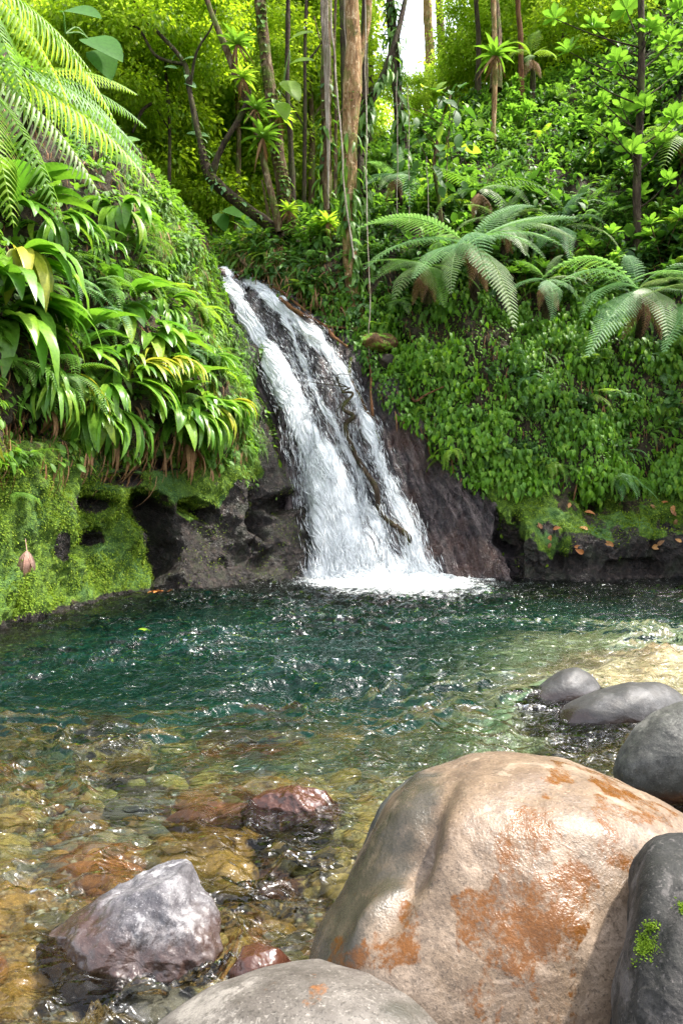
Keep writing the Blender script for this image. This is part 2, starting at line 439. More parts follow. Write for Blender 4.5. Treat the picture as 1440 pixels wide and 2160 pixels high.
# water surface -----------------------------------------------------------
NY, NX = 760, 620
Yv = np.concatenate([np.linspace(-2.5, 1.2, 30), np.geomspace(1.25, 19.5, NY - 30)])
s = np.linspace(-1, 1, NX); s = s * (.55 + .45 * np.abs(s))
Xg = s[None, :] * (4.2 + 1.0 * np.maximum(Yv, 0))[:, None]; Yg = np.repeat(Yv[:, None], NX, 1)
P0 = np.stack([Xg, Yg, 0 * Xg], -1)
def wave(P):
    X, Y = P[..., 0], P[..., 1]; q = P.copy(); q[..., 2] = 0
    w = q * np.array([1, 1.45, 1]); w = w + .12 * np.stack([vnoise(q * 1.3, 5), vnoise(q * 1.3, 6), 0 * X], -1)
    r1 = 1 - np.abs(fbm(w, .55, 2, 51)) * 2
    r2 = 1 - np.abs(fbm(w + 3, .24, 2, 52)) * 2
    a = fbm(q, 1.6, 2, 53)
    rip = fbm(w, .10, 2, 54)
    calm = .8 + .2 * smooth01((X + Y * .38) / (1.0 + .12 * Y)) 
    near = 1.
    turb = (1 - .3 * smooth01((Y - 8) / 4)) * (1 + 1.1 * np.exp(-(((X - .9) / 3.6) ** 2 + ((Y - 16.4) / 2.2) ** 2)))
    calm = calm * (.5 + .85 * smooth01(.5 + 1.5 * fbm(q, 2.2, 2, 57)))
    ring = .018 * np.sin(np.hypot(X - .9, (Y - 16.8)) * 2 * math.pi / .75 + 2.5 * vnoise(q * .6, 58)) * np.exp(-np.hypot(X - .9, Y - 16.8) / 5.)
    return ring + (.022 * r1 ** 3 * np.sign(r1) + .013 * r2 + .008 * rip + .02 * a) * calm * near * turb * 3.6
wz = wave(P0)
d0 = np.sqrt(((Xg - .95 - (16.9 - Yg) * .2) / 2.2) ** 2 + ((Yg - 16.6) / 3.6) ** 2)
foam = np.clip(1.25 - d0, 0, 1)
pxs = CX + Xg / np.maximum(Yg, .5) * F
foam = np.maximum(foam, .55 * np.exp(-((Yg - 17.0) / .35) ** 2) * smooth01((pxs - 640) / 60) * smooth01((1080 - pxs) / 60))
foam = np.maximum(foam, .20 * np.exp(-(((Xg - 2.2) / 4.2) ** 2 + ((Yg - 13.2) / 2.4) ** 2)))
wz += .04 * foam * fbm(P0, .25, 3, 61)
n = NT('pool_water'); P = n.pos()
b1 = n.noise(n.scale(P, (8, 14, 9)), 1.0, 2, .5, .8); b2 = n.noise(n.scale(P, (22, 30, 22)), 1.0, 1, .5)
nb = n.bump(n.math('ADD', b1, n.math('MULTIPLY', b2, .1)), .05)
nbs = n.bump(b1, .012)
fr = n.n('ShaderNodeFresnel'); fr.inputs['IOR'].default_value = 1.33; n.l(nb, fr.inputs['Normal'])
gl = n.n('ShaderNodeBsdfGlossy'); gl.inputs['Roughness'].default_value = .06; n.l(nb, gl.inputs['Normal'])
rf = n.n('ShaderNodeBsdfRefraction'); rf.inputs['IOR'].default_value = 1.33; rf.inputs['Roughness'].default_value = 0.0; n.l(nbs, rf.inputs['Normal'])
tr = n.n('ShaderNodeBsdfTransparent'); tr.inputs[0].default_value = (.97, .99, .98, 1)
mx = n.n('ShaderNodeMixShader'); mx.inputs[0].default_value = .45; n.l(tr.outputs[0], mx.inputs[1]); n.l(rf.outputs[0], mx.inputs[2])
m2 = n.n('ShaderNodeMixShader'); n.l(fr.outputs[0], m2.inputs[0]); n.l(mx.outputs[0], m2.inputs[1]); n.l(gl.outputs[0], m2.inputs[2])
fo = n.n('ShaderNodeBsdfDiffuse'); fo.inputs[0].default_value = (.86, .9, .9, 1)
fp = n.noise(n.scale(P, (1.6, 3.6, 2)), 3.2, 8, .72, .8)
fm = n.ramp(n.math('ADD', n.math('MULTIPLY', n.attr('foam'), .75), n.math('SUBTRACT', fp, .5)), [(.26, 0.), (.70, 1.)])
m3 = n.n('ShaderNodeMixShader'); n.l(fm, m3.inputs[0]); n.l(m2.outputs[0], m3.inputs[1]); n.l(fo.outputs[0], m3.inputs[2])
va = n.n('ShaderNodeVolumeAbsorption'); va.inputs['Color'].default_value = (.32, .82, .72, 1); va.inputs['Density'].default_value = .42
M_water = n.done(m3.outputs[0], va.outputs[0])
wo = link('pool_water', mesh('pool_water', np.stack([Xg, Yg, wz], -1).reshape(-1, 3), grid_faces(NY, NX), M_water, attrs=dict(foam=foam)))
tag(wo, kind='structure')
# ---------------------------------------------------------------- boulders
def rock_mat(name, base, spot, wetline=.08, stain=None, moss=0., rough=.6, scale=1.0, wetcol=(.06, .022, .012), speck=.5, painted=None):
    n = NT(name); O = n.obj(); P = n.pos()
    f1 = n.noise(O, 3.2 * scale, 6, .62); f2 = n.noise(O, 16 * scale, 5, .68); f3 = n.noise(O, 120 * scale, 3, .6)
    c = n.ramp(f1, [(.3, base[0]), (.5, base[1]), (.72, base[2])])
    c = n.mix(n.ramp(f2, [(.42, 0.), (.62, speck)]), c, spot)
    c = n.mix(n.ramp(f3, [(.54, 0.), (.66, .6)]), c, tuple(x * .4 for x in spot))
    c = n.mix(n.ramp(n.noise(O, 90 * scale, 3, .7), [(.58, 0.), (.70, .4)]), c, tuple(min(1, x * 1.7) for x in base[2]))
    c = n.mix(n.ramp(n.noise(O, 6.5 * scale, 6, .72, .6), [(.56, 0.), (.60, .30)]), c, tuple(min(1, x * 1.5 + .01) for x in base[2]))
    c = n.mix(n.ramp(n.noise(n.scale(O, (3, 4, 22), (.5, .3, 0)), 1, 4, .6, .8), [(.60, 0.), (.66, .45)]), c, base[0])
    rg = rough
    if stain:
        sp = n.noise(n.scale(O, (4.2, 3.5, 1.15)), 1.0, 7, .72, .5)
        bl = n.noise(O, 1.5, 3, .5)
        bl2 = n.ramp(n.math('ADD', n.math('MULTIPLY', sp, .55), n.math('MULTIPLY', bl, .6)), [(.545, 0.), (.60, 1.)])
        c = n.mix(n.math('MULTIPLY', bl2, n.ramp(f3, [(.35, .35), (.6, .95)])), c, stain)
        rg = n.math('SUBTRACT', rough, n.math('MULTIPLY', bl2, .22))
    if painted:
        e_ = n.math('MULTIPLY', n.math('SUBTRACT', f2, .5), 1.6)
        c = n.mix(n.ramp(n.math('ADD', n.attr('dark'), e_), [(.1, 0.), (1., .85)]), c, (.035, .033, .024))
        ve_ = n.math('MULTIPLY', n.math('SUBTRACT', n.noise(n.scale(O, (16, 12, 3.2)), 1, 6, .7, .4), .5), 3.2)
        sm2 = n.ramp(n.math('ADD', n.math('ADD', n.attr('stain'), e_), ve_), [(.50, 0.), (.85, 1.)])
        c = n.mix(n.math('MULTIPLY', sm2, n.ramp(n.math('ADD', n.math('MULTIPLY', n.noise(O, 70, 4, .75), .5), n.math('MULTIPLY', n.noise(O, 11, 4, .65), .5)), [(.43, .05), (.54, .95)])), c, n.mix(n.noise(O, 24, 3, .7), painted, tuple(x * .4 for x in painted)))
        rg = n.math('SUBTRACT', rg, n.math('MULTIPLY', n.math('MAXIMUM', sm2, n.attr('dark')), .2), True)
    if moss:
        mk = n.ramp(n.math('ADD', n.noise(O, 2.4, 5, .7), n.math('MULTIPLY', f2, .3)), [(.78 - moss * .2, 0.), (.84 - moss * .2, 1.)])
        c = n.mix(mk, c, (.14, .26, .02))
    sz = n.n('ShaderNodeSeparateXYZ'); n.l(P, sz.inputs[0])
    wz_ = n.math('ADD', sz.outputs[2], n.math('MULTIPLY', n.math('SUBTRACT', n.noise(P, 5, 4, .6), .5), .18))
    wet = n.ramp(n.math('SUBTRACT', wz_, wetline - .03), [(0., 1.), (.06, 0.)])
    c = n.mix(n.math('MULTIPLY', wet, .8), c, wetcol)
    rr = n.math('SUBTRACT', rg, n.math('MULTIPLY', wet, .38), True)
    h = n.math('ADD', n.math('MULTIPLY', f2, .7), n.math('MULTIPLY', f3, .5))
    return n.done(n.pbr(c, rr, n.bump(h, .0045), spec=.3, coat=n.math('MULTIPLY', wet, .45)))

unit0 = lambda a: a / np.linalg.norm(a)
def sphere_grid(nt, npn):
    th = np.linspace(0, 2 * math.pi, nt, endpoint=False); ph = np.linspace(-math.pi / 2, math.pi / 2, npn)
    return th, ph

def boulder(name, outline, Yc, depth, mat, label, group=None, amp=.03, nscale=.35, seed=0, cat='boulder', tilt=None, center=None, power=1.0, lumps=None, res=(220, 130), ridge=0, cuts=0, paint=None):
    """A closed rock: its outline is given where it stands (photo pixels at depth Yc), swelling by depth towards and away."""
    ol = np.array(outline, float); mid_ = ol.mean(0)
    ol = np.concatenate([ol[i] + (ol[(i + 1) % len(ol)] - ol[i]) * np.linspace(0, 1, 16, endpoint=False)[:, None] for i in range(len(ol))])
    c = np.array(center, float) if center else mid_
    Cw = W(c[0], c[1], Yc); vd = Cw - np.array([0, 0, CH]); vd /= np.linalg.norm(vd)
    if tilt is not None:
        a = R(tilt); vd = np.array([0, math.cos(a), -math.sin(a)])
    rx = np.array([1., 0, 0]); up = np.cross(rx, vd); up /= np.linalg.norm(up)
    if up[2] < 0: up = -up
    def onplane(px, py):
        d = W(px, py, 1.) - np.array([0, 0, CH]); o = np.array([0, 0, CH])
        t = np.dot(Cw - o, vd) / np.dot(d, vd); q = o + d * t - Cw
        return np.dot(q, rx), np.dot(q, up)
    pl = np.array([onplane(*p) for p in ol])
    ang = np.arctan2(pl[:, 1], pl[:, 0]); rad = np.hypot(pl[:, 0], pl[:, 1]); o_ = np.argsort(ang); ang, rad = ang[o_], rad[o_]
    nt, npn = res; th = np.linspace(-math.pi, math.pi, nt, endpoint=False)
    rr = np.interp(th, np.concatenate([ang[-3:] - 2 * math.pi, ang, ang[:3] + 2 * math.pi]), np.concatenate([rad[-3:], rad, rad[:3]]))
    k = np.exp(-.5 * (np.arange(-6, 7) / 2.4) ** 2); k /= k.sum(); rr = np.convolve(np.concatenate([rr[-6:], rr, rr[:6]]), k, 'valid')
    ph = np.linspace(-math.pi / 2, math.pi / 2, npn)
    cr = np.abs(np.cos(ph)) ** power; sy = np.sin(ph)
    A, B = np.meshgrid(th, ph); RR = np.interp(A, th, rr) * cr[:, None]
    D = sy[:, None] * depth * np.ones_like(A)
    P = Cw + (RR * np.cos(A))[..., None] * rx + (RR * np.sin(A))[..., None] * up + D[..., None] * vd
    if cuts:
        cr_ = np.random.default_rng(seed)
        for _ in range(cuts):
            nv_ = unit0(cr_.normal(size=3) * np.array([1, .8, 1])); q_ = np.einsum('ijk,k->ij', P - Cw, nv_); lim = q_.max() * cr_.uniform(.68, .9); P = P - nv_ * np.clip(q_ - lim, 0, None)[..., None] * .94
    Nn = np.cross(np.gradient(P, axis=1), np.gradient(P, axis=0)); Nn /= np.linalg.norm(Nn, axis=2, keepdims=True) + 1e-9
    if np.sum(Nn * (P - Cw)) < 0: Nn = -Nn
    Nn[0] = -vd; Nn[-1] = vd
    q = P + seed * 13.7
    if ridge: d = amp * (1 - 2 * np.abs(fbm(q, nscale, 3, seed))) + amp * .4 * fbm(q, nscale * .25, 4, seed + 5, .6)
    else: d = amp * fbm(q, nscale, 3, seed) + amp * .2 * fbm(q, nscale * .16, 4, seed + 5, .6)
    if lumps:
        px, py = proj(P)
        for (x, y, sx, sy_, ang_, h) in lumps:
            ca, sa = math.cos(R(ang_)), math.sin(R(ang_)); ux = (px - x) * ca + (py - y) * sa; uy = -(px - x) * sa + (py - y) * ca
            d = d + h * np.exp(-(ux / sx) ** 2 - (uy / sy_) ** 2) * (np.einsum('ijk,k->ij', P - Cw, vd) < depth * .3)
    P = P + Nn * d[..., None]
    P[0] = P[0].mean(0); P[-1] = P[-1].mean(0)
    i = np.arange((npn - 1) * nt); r = i // nt; cc = i % nt; c2 = (cc + 1) % nt
    F_ = np.stack([r * nt + cc, r * nt + c2, (r + 1) * nt + c2, (r + 1) * nt + cc], 1)
    # body keeps its own origin where the rock meets the water
    at = {}
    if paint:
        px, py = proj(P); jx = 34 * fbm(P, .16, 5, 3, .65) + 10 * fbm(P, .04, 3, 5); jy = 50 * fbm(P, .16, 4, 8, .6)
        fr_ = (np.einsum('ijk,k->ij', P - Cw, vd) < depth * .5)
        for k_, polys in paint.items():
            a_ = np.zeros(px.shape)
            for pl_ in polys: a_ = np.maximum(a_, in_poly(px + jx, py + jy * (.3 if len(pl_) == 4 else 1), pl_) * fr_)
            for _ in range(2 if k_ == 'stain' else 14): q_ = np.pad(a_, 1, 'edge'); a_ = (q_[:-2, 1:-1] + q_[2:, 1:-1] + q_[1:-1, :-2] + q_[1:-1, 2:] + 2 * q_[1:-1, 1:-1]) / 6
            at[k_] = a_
    org = np.array([Cw[0], Cw[1], 0.]); me = mesh(name, (P - org).reshape(-1, 3), F_, mat, attrs=at)
    o = link(name, me); o.location = org
    return tag(o, label, cat, group)

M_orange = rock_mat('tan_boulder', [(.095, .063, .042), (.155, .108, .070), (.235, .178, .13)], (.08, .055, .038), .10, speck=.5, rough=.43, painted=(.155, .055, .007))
M_gray = rock_mat('gray_boulder', [(.02, .02, .018), (.06, .06, .052), (.13, .125, .11)], (.03, .028, .025), .10, rough=.6, speck=.7)
M_graypale = rock_mat('pale_boulder', [(.06, .05, .042), (.125, .11, .095), (.21, .19, .165)], (.05, .042, .034), .06, rough=.6, speck=.7, painted=(.22, .09, .03))
M_flat = rock_mat('flat_boulder', [(.02, .019, .018), (.042, .041, .040), (.085, .082, .080)], (.04, .036, .032), .08, rough=.5, speck=.7, wetcol=(.025, .014, .010))
M_dark = rock_mat('dark_boulder', [(.010, .010, .009), (.016, .0155, .013), (.085, .075, .07)], (.008, .008, .007), .05, rough=.75, speck=.8)
M_point = rock_mat('pointed_rock', [(.035, .032, .034), (.11, .103, .108), (.31, .30, .30)], (.05, .045, .05), .13, rough=.5, wetcol=(.04, .017, .010), scale=1.3, speck=.8)
M_redwet = rock_mat('red_wet_rock', [(.02, .008, .006), (.05, .022, .016), (.16, .10, .09)], (.02, .008, .008), .30, rough=.3)
M_sub = rock_mat('algae_rock', [(.025, .009, .003), (.085, .028, .006), (.16, .06, .015)], (.02, .01, .004), -9, rough=.7)
M_subg = rock_mat('olive_rock', [(.02, .014, .006), (.05, .034, .013), (.10, .07, .03)], (.03, .02, .01), -9, rough=.7)

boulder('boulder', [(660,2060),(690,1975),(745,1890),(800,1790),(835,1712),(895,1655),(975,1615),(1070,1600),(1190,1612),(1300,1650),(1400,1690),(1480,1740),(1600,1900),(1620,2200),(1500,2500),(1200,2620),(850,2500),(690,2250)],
    2.45, .80, M_orange, 'huge smooth tan boulder with orange stains and wet runs', center=(1110, 2080), amp=.035, nscale=.5, seed=2, res=(360, 240),
    lumps=[(870,1800,36,150,25,-.13),(815,1900,26,120,28,.08),(930,1740,60,60,0,.03),(1250,1750,150,60,10,.03)], power=.8,
    paint=dict(stain=[[(1085,1700),(1150,1690),(1180,1760),(1215,1810),(1250,1850),(1275,1905),(1262,1960),(1230,2000),(1180,2040),(1090,2050),(1010,2010),(965,1975),(955,1910),(1010,1885),(1035,1860),(1120,1830),(1150,1860),(1160,1800),(1100,1850),(1050,1870),(1035,1860),(1045,1780)],
        [(1120,1615),(1200,1625),(1290,1680),(1360,1710),(1430,1745),(1440,1715),(1340,1670),(1210,1606)], [(1235,1700),(1270,1685),(1305,1710),(1300,1745),(1260,1735)], [(1135,1628),(1180,1628),(1192,1655),(1150,1650)], [(1270,1740),(1330,1800),(1320,1850),(1250,1790)], [(1300,1700),(1430,1730),(1425,1745),(1330,1730)],
        [(958,1960),(970,1960),(968,2060),(956,2060)], [(1012,2000),(1030,2000),(1008,2150),(990,2150)], [(1040,2020),(1056,2020),(1030,2160),(1012,2160)], [(1070,2030),(1082,2030),(1060,2165),(1046,2165)], [(1100,2040),(1112,2040),(1098,2170),(1084,2170)], [(1128,2040),(1142,2040),(1140,2170),(1126,2170)], [(1210,2000),(1222,2000),(1218,2170),(1204,2170)],
        [(845,1900),(880,1905),(885,1960),(860,2050),(800,2060),(830,1980)], [(700,1985),(780,1965),(840,2000),(800,2060),(690,2050)]],
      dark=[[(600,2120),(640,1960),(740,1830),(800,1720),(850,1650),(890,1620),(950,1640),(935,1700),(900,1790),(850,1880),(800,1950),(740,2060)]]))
boulder('boulder', [(762,1806),(790,1740),(830,1672),(880,1630),(935,1612),(1010,1615),(1080,1660),(1090,1800),(1000,1900),(820,1900)],
    3.35, .35, M_gray, 'grey boulder peeping out behind the huge tan boulder', seed=4, amp=.03)
boulder('boulder', [(1270,2200),(1283,2080),(1306,1950),(1324,1850),(1346,1790),(1392,1755),(1450,1745),(1540,1760),(1650,1850),(1720,2050),(1700,2400),(1500,2600),(1280,2500)],
    1.75, .42, M_dark, 'dark upright boulder with small tufts of green moss', seed=6, amp=.035, nscale=.3, center=(1480, 2150), lumps=[(1400,1930,30,90,10,-.02)])
boulder('boulder', [(300,2190),(380,2130),(460,2085),(560,2052),(680,2038),(790,2045),(870,2070),(930,2105),(985,2165),(1020,2300),(960,2500),(650,2600),(330,2450)],
    1.95, .5, M_graypale, 'pale grey rounded boulder with a small orange streak', seed=8, amp=.02, center=(650, 2300), nscale=.5, paint=dict(stain=[[(620,2105),(660,2075),(690,2060),(680,2085),(640,2110)]], dark=[[(820,2110),(900,2120),(915,2170),(830,2180),(800,2140)]]))
pr_ = boulder('pointed_rock', [(-15,2080),(45,2010),(125,1952),(200,1902),(290,1850),(383,1806),(407,1840),(423,1880),(450,1905),(477,1960),(490,2010),(480,2070),(415,2140),(285,2180),(105,2160),(15,2130)],
    2.75, .28, M_point, 'pale jagged pointed rock jutting out of the clear shallows', seed=10, amp=.016, nscale=.12, cuts=16, center=(290, 2030), ridge=1, cat='rock', res=(260, 160))
boulder('boulder', [(1262,1625),(1285,1580),(1320,1535),(1370,1500),(1440,1478),(1520,1475),(1620,1520),(1680,1620),(1640,1720),(1440,1735),(1290,1690)],
    4.35, .5, M_gray, 'large grey scratched boulder just beyond the huge tan one', seed=12, amp=.03, nscale=.4)
boulder('boulder', [(1135,1540),(1170,1492),(1245,1458),(1330,1438),(1400,1436),(1450,1455),(1500,1500),(1480,1570),(1300,1600),(1150,1590)],
    5.9, .45, M_flat, 'low flat pale grey rock washed by ripples along its base', seed=14, amp=.015, nscale=.4, cat='rock')
boulder('boulder', [(1070,1510),(1100,1468),(1145,1436),(1185,1412),(1220,1405),(1255,1424),(1285,1460),(1280,1530),(1200,1560),(1085,1550)],
    6.5, .3, M_flat, 'small grey rock with red wet foot at the sandbar edge', seed=16, amp=.015, nscale=.3, cat='rock')
boulder('wet_rock', [(512,1718),(530,1690),(570,1672),(630,1664),(690,1674),(730,1700),(760,1735),(700,1765),(580,1775),(520,1760)],
    4.0, .16, M_redwet, 'glistening dark red rock breaking the surface of the shallows', seed=18, amp=.022, nscale=.12, cuts=8, cat='rock', ridge=1)
boulder('rock', [(752,720),(770,704),(800,700),(832,708),(842,728),(820,744),(775,746)], 19.75, .5, rock_mat('ochre_earth', [(.03, .013, .004), (.09, .04, .012), (.20, .11, .04)], (.02, .01, .004), -9, rough=.85, moss=.6), 'orange brown earth patch lodged under the foot of the pale buff trunk', seed=61, amp=.08, nscale=.4, cat='rock', res=(80, 50), cuts=6)  # earth patch, modelled in the shape of a small boulder
boulder('rock', [(762,800),(758,760),(790,742),(830,738),(860,752),(862,790),(820,812)], 19.8, .5, rock_mat('hollow_shade', [(.01, .008, .006), (.03, .022, .016), (.07, .05, .035)], (.01, .008, .006), -9, rough=.7), 'dark brown form standing in for the shaded hollow below the orange brown earth', seed=62, amp=.1, nscale=.5, cat='rock', res=(80, 50), cuts=6)  # dark form added to give the shade of the hollow
boulder('rock', [(440,600),(446,574),(462,563),(480,570),(492,586),(478,600),(456,606)], 21.25, .3, M_redwet, 'dark wet rock splitting the stream at the lip of the fall', seed=63, amp=.06, nscale=.3, cat='rock', res=(80, 50), cuts=6)
SUBR = [
 ([(300,1752),(380,1716),(440,1696),(520,1690),(610,1720),(600,1775),(460,1806),(350,1792)], 3.9, .2, M_sub, 'orange brown algae covered rock just under the surface'),
 ([(190,1700),(240,1672),(310,1660),(365,1675),(370,1710),(320,1740),(240,1750)], 4.2, .2, M_subg, 'olive sunken rock beside the orange algae covered one'),
 ([(110,1600),(170,1568),(240,1553),(330,1570),(370,1600),(300,1650),(180,1660)], 4.9, .3, M_subg, 'broad dark brown sunken rock nearest the deep green water'),
 ([(475,2060),(490,2010),(540,1990),(610,2005),(640,2060),(600,2110),(500,2110)], 2.6, .14, M_redwet, 'small dark red rock awash beside the pointed rock'),
 ([(520,1900),(560,1862),(620,1855),(650,1880),(620,1915),(560,1925)], 3.1, .14, M_sub, 'bright orange sunken stone between pointed rock and tan boulder'),
 ([(-60,1960),(40,1900),(120,1905),(190,1935),(150,1990),(0,2020)], 3.1, .25, M_subg, 'wide flat olive sunken stone behind the pointed rock'),
 ([(-120,2120),(-60,1990),(20,1980),(90,2040),(40,2130)], 2.6, .2, M_sub, 'brown submerged stone at the pointed rock low tip'),
 ([(380,1560),(480,1540),(620,1545),(700,1570),(600,1600),(430,1600)], 5.3, .3, M_subg, 'long brown sunken rock in the middle of the pool'),
 ([(640,1845),(700,1815),(770,1830),(790,1870),(720,1900),(650,1890)], 3.2, .15, M_subg, 'sunken brown stone against the huge tan boulder'),
 ([(560,1790),(640,1770),(720,1780),(740,1810),(650,1830),(570,1825)], 3.6, .15, M_subg, 'sunken brown stone below the glistening red rock'),
]
for k, (ol, Y, dp, m, lb) in enumerate(SUBR):
    oa = np.array(ol, float); hh_ = np.ptp(oa[:, 1]) / 2 / F * Y; awash = 'dark red rock' in lb
    Y = F * (CH + (-.01 if awash else (.012 if 'orange brown' in lb else .2) + hh_ * .9)) / (oa[:, 1].mean() - CY)
    boulder('sunken_rock', ol, Y, dp, m, lb, seed=30 + k, amp=.035, nscale=.16, cuts=9, cat='rock', res=(90, 50), group='larger rocks under the shallow water')

# sunken cobbles: each its own stone, meshes shared by six shapes
cob_mats = [rock_mat('cobble_%s' % nm, [tuple(x * .6 for x in b), b, tuple(min(1, x * 1.5) for x in b)], tuple(x * .5 for x in b), -9, rough=.7, scale=2) for nm, b in
    (('ochre', (.34, .18, .035)), ('olive', (.13, .10, .03)), ('gray', (.16, .14, .10)), ('rust', (.24, .085, .015)), ('straw', (.42, .28, .08)))]
def cobble_mesh(k):
    th = np.linspace(0, 2 * math.pi, 28, endpoint=False); ph = np.linspace(-math.pi / 2, math.pi / 2, 15); A, B = np.meshgrid(th, ph)
    rr = 1 + .18 * np.cos(2 * A + k) + .08 * np.sin(3 * A + 2 * k)
    P = np.stack([rr * np.cos(A) * np.cos(B) ** .8, .75 * rr * np.sin(A) * np.cos(B) ** .8, .42 * np.sin(B)], -1)
    P = P * (1 + .12 * fbm(P + k * 5, .8, 2, k))[..., None]; P[0] = P[0].mean(0); P[-1] = P[-1].mean(0)
    i = np.arange(14 * 28); r = i // 28; c = i % 28; c2 = (c + 1) % 28
    return mesh('cobble', P.reshape(-1, 3), np.stack([r * 28 + c, r * 28 + c2, (r + 1) * 28 + c2, (r + 1) * 28 + c], 1), cob_mats[k % 5])
cm = [cobble_mesh(k) for k in range(10)]
zones = ['sunken cobble on the shallow bed behind the pointed rock', 'sunken cobble on the bed between pointed rock and tan boulder']
placed = []; tries = 0
CN = ['ochre', 'olive', 'grey', 'rust brown', 'straw coloured']
while len(placed) < 260 and tries < 12000:
    tries += 1
    px = rnd.uniform(-120, 800); py = 1590 + (rnd.random() ** .8) * 640
    Y = F * (CH + .35) / (py - CY); x = (px - CX) / F * Y
    sz = rnd.choice([.05, .07, .10, .14, .19, .24]) * rnd.uniform(.8, 1.25)
    if any((x - a) ** 2 + (Y - b) ** 2 < (.75 * (sz + c)) ** 2 for a, b, c in placed): continue
    placed.append((x, Y, sz)); k = rnd.randrange(10)
    o = link('cobble', cm[k]); o.scale = (sz, sz, sz * rnd.uniform(.7, 1.1)); o.rotation_euler = (rnd.uniform(-.2, .2), rnd.uniform(-.2, .2), rnd.uniform(0, 6.3))
    o.location = (x, Y, -float(bed_depth(np.array(x), np.array(Y))) + sz * .26)
    z = 0 if px < 420 else 1
    tag(o, CN[k % 5] + ' ' + zones[z], 'cobble', CN[k % 5] + (' cobbles behind the pointed rock', ' cobbles beside the tan boulder')[z])
# pebbles between them
tv, tf = [], []
base = np.array([(1,0,0),(.3,.9,.1),(-.8,.6,0),(-.9,-.5,.1),(.2,-.9,0),(0,0,.5),(0,0,-.5)], float)
bf = np.array([(0,1,5),(1,2,5),(2,3,5),(3,4,5),(4,0,5),(1,0,6),(2,1,6),(3,2,6),(4,3,6),(0,4,6)])
N_ = 9000
Yp = rng.uniform(1.6, 6.0, N_); Xp = rng.uniform(-1, 1, N_) * (1.2 + Yp * .55) - .3; sz = rng.uniform(.008, .03, N_) * (.6 + Yp * .12)
Zp = -bed_depth(Xp, Yp) + .06 * fbm(np.stack([Xp, Yp, 0 * Xp], -1), .5, 4, 41) + .006
an = rng.uniform(0, 6.3, N_); ca, sa = np.cos(an), np.sin(an)
V = base[None] * sz[:, None, None]; V = np.stack([V[..., 0] * ca[:, None] - V[..., 1] * sa[:, None], V[..., 0] * sa[:, None] + V[..., 1] * ca[:, None], V[..., 2]], -1) + np.stack([Xp, Yp, Zp], -1)[:, None]
n = NT('pebble'); g = n.n('ShaderNodeNewGeometry')
M_peb = n.done(n.pbr(n.ramp(g.outputs['Random Per Island'], [(0, (.07, .05, .02)), (.35, (.2, .13, .05)), (.6, (.34, .22, .08)), (.8, (.18, .17, .13)), (1, (.5, .42, .28))]), .7))
o = link('pebbles', mesh('pebbles', V.reshape(-1, 3), (bf[None] + 7 * np.arange(N_)[:, None, None]).reshape(-1, 3), M_peb)); tag(o, kind='stuff')
# ---------------------------------------------------------------- foliage kit
def rotmats(fwd, up):
    """columns: x = fwd, z = close to up. fwd, up (n,3)."""
    x = fwd / (np.linalg.norm(fwd, axis=-1, keepdims=True) + 1e-9)
    y = np.cross(up, x); y /= (np.linalg.norm(y, axis=-1, keepdims=True) + 1e-9)
    z = np.cross(x, y)
    return np.stack([x, y, z], -1)

def scatter(name, tpl, P, Rm, Sc, mat, smooth=True):
    """one mesh of many copies of a leaf template (verts, faces)."""
    V, Fc = tpl; V = np.asarray(V, float)
    if np.ndim(Sc) == 1: Sc = Sc[:, None].repeat(3, 1)
    W_ = np.einsum('nij,nkj->nki', Rm, V[None] * Sc[:, None, :]) + P[:, None, :]
    if not isinstance(Fc, list): Fc = [Fc]
    fs = [(f[None] + len(V) * np.arange(len(P))[:, None, None]).reshape(-1, f.shape[1]) for f in Fc]
    return mesh(name, W_.reshape(-1, 3), fs, mat, smooth)

A_ = lambda *x: np.array(x)
# diamond leaf folded along its midrib
T_small = ([(0,0,0),(.45,.27,.06),(1,0,-.12),(.45,-.27,.06),(.5,0,0)], A_((0,4,1),(1,4,2),(0,3,4),(3,2,4)))
def ovate(w=.36, droop=.35, n=5, fold=.06, p=1.0):
    t = np.linspace(0, 1, n + 1); hw = w * np.sin(np.pi * np.clip(t, 0, 1) ** p) ** .8; hw[0] = .015; hw[-1] = .004
    x = t * (1 - .12 * t * t * droop); z = -droop * t ** 2 * .6
    V = np.concatenate([np.stack([x, hw, z + fold * hw / w], 1), np.stack([x, 0 * t, z], 1), np.stack([x, -hw, z + fold * hw / w], 1)])
    m = n + 1; i = np.arange(n)
    return (V, np.concatenate([np.stack([i + m, i + m + 1, i + 1, i], 1), np.stack([i + 2 * m, i + 2 * m + 1, i + m + 1, i + m], 1)]))
T_mid = ovate(.24, .4, 4)
T_broad = ovate(.34, .5, 6, .05, .85)
T_obov = ovate(.22, .25, 5, .05, 1.7)
T_heart = ovate(.27, .6, 4, .07, .6)
T_lance = ovate(.10, .9, 6, .03, .9)
T_strap = ovate(.05, 1.5, 7, .02, .6)
T_grass = ovate(.03, 1.1, 4, .01, .6)

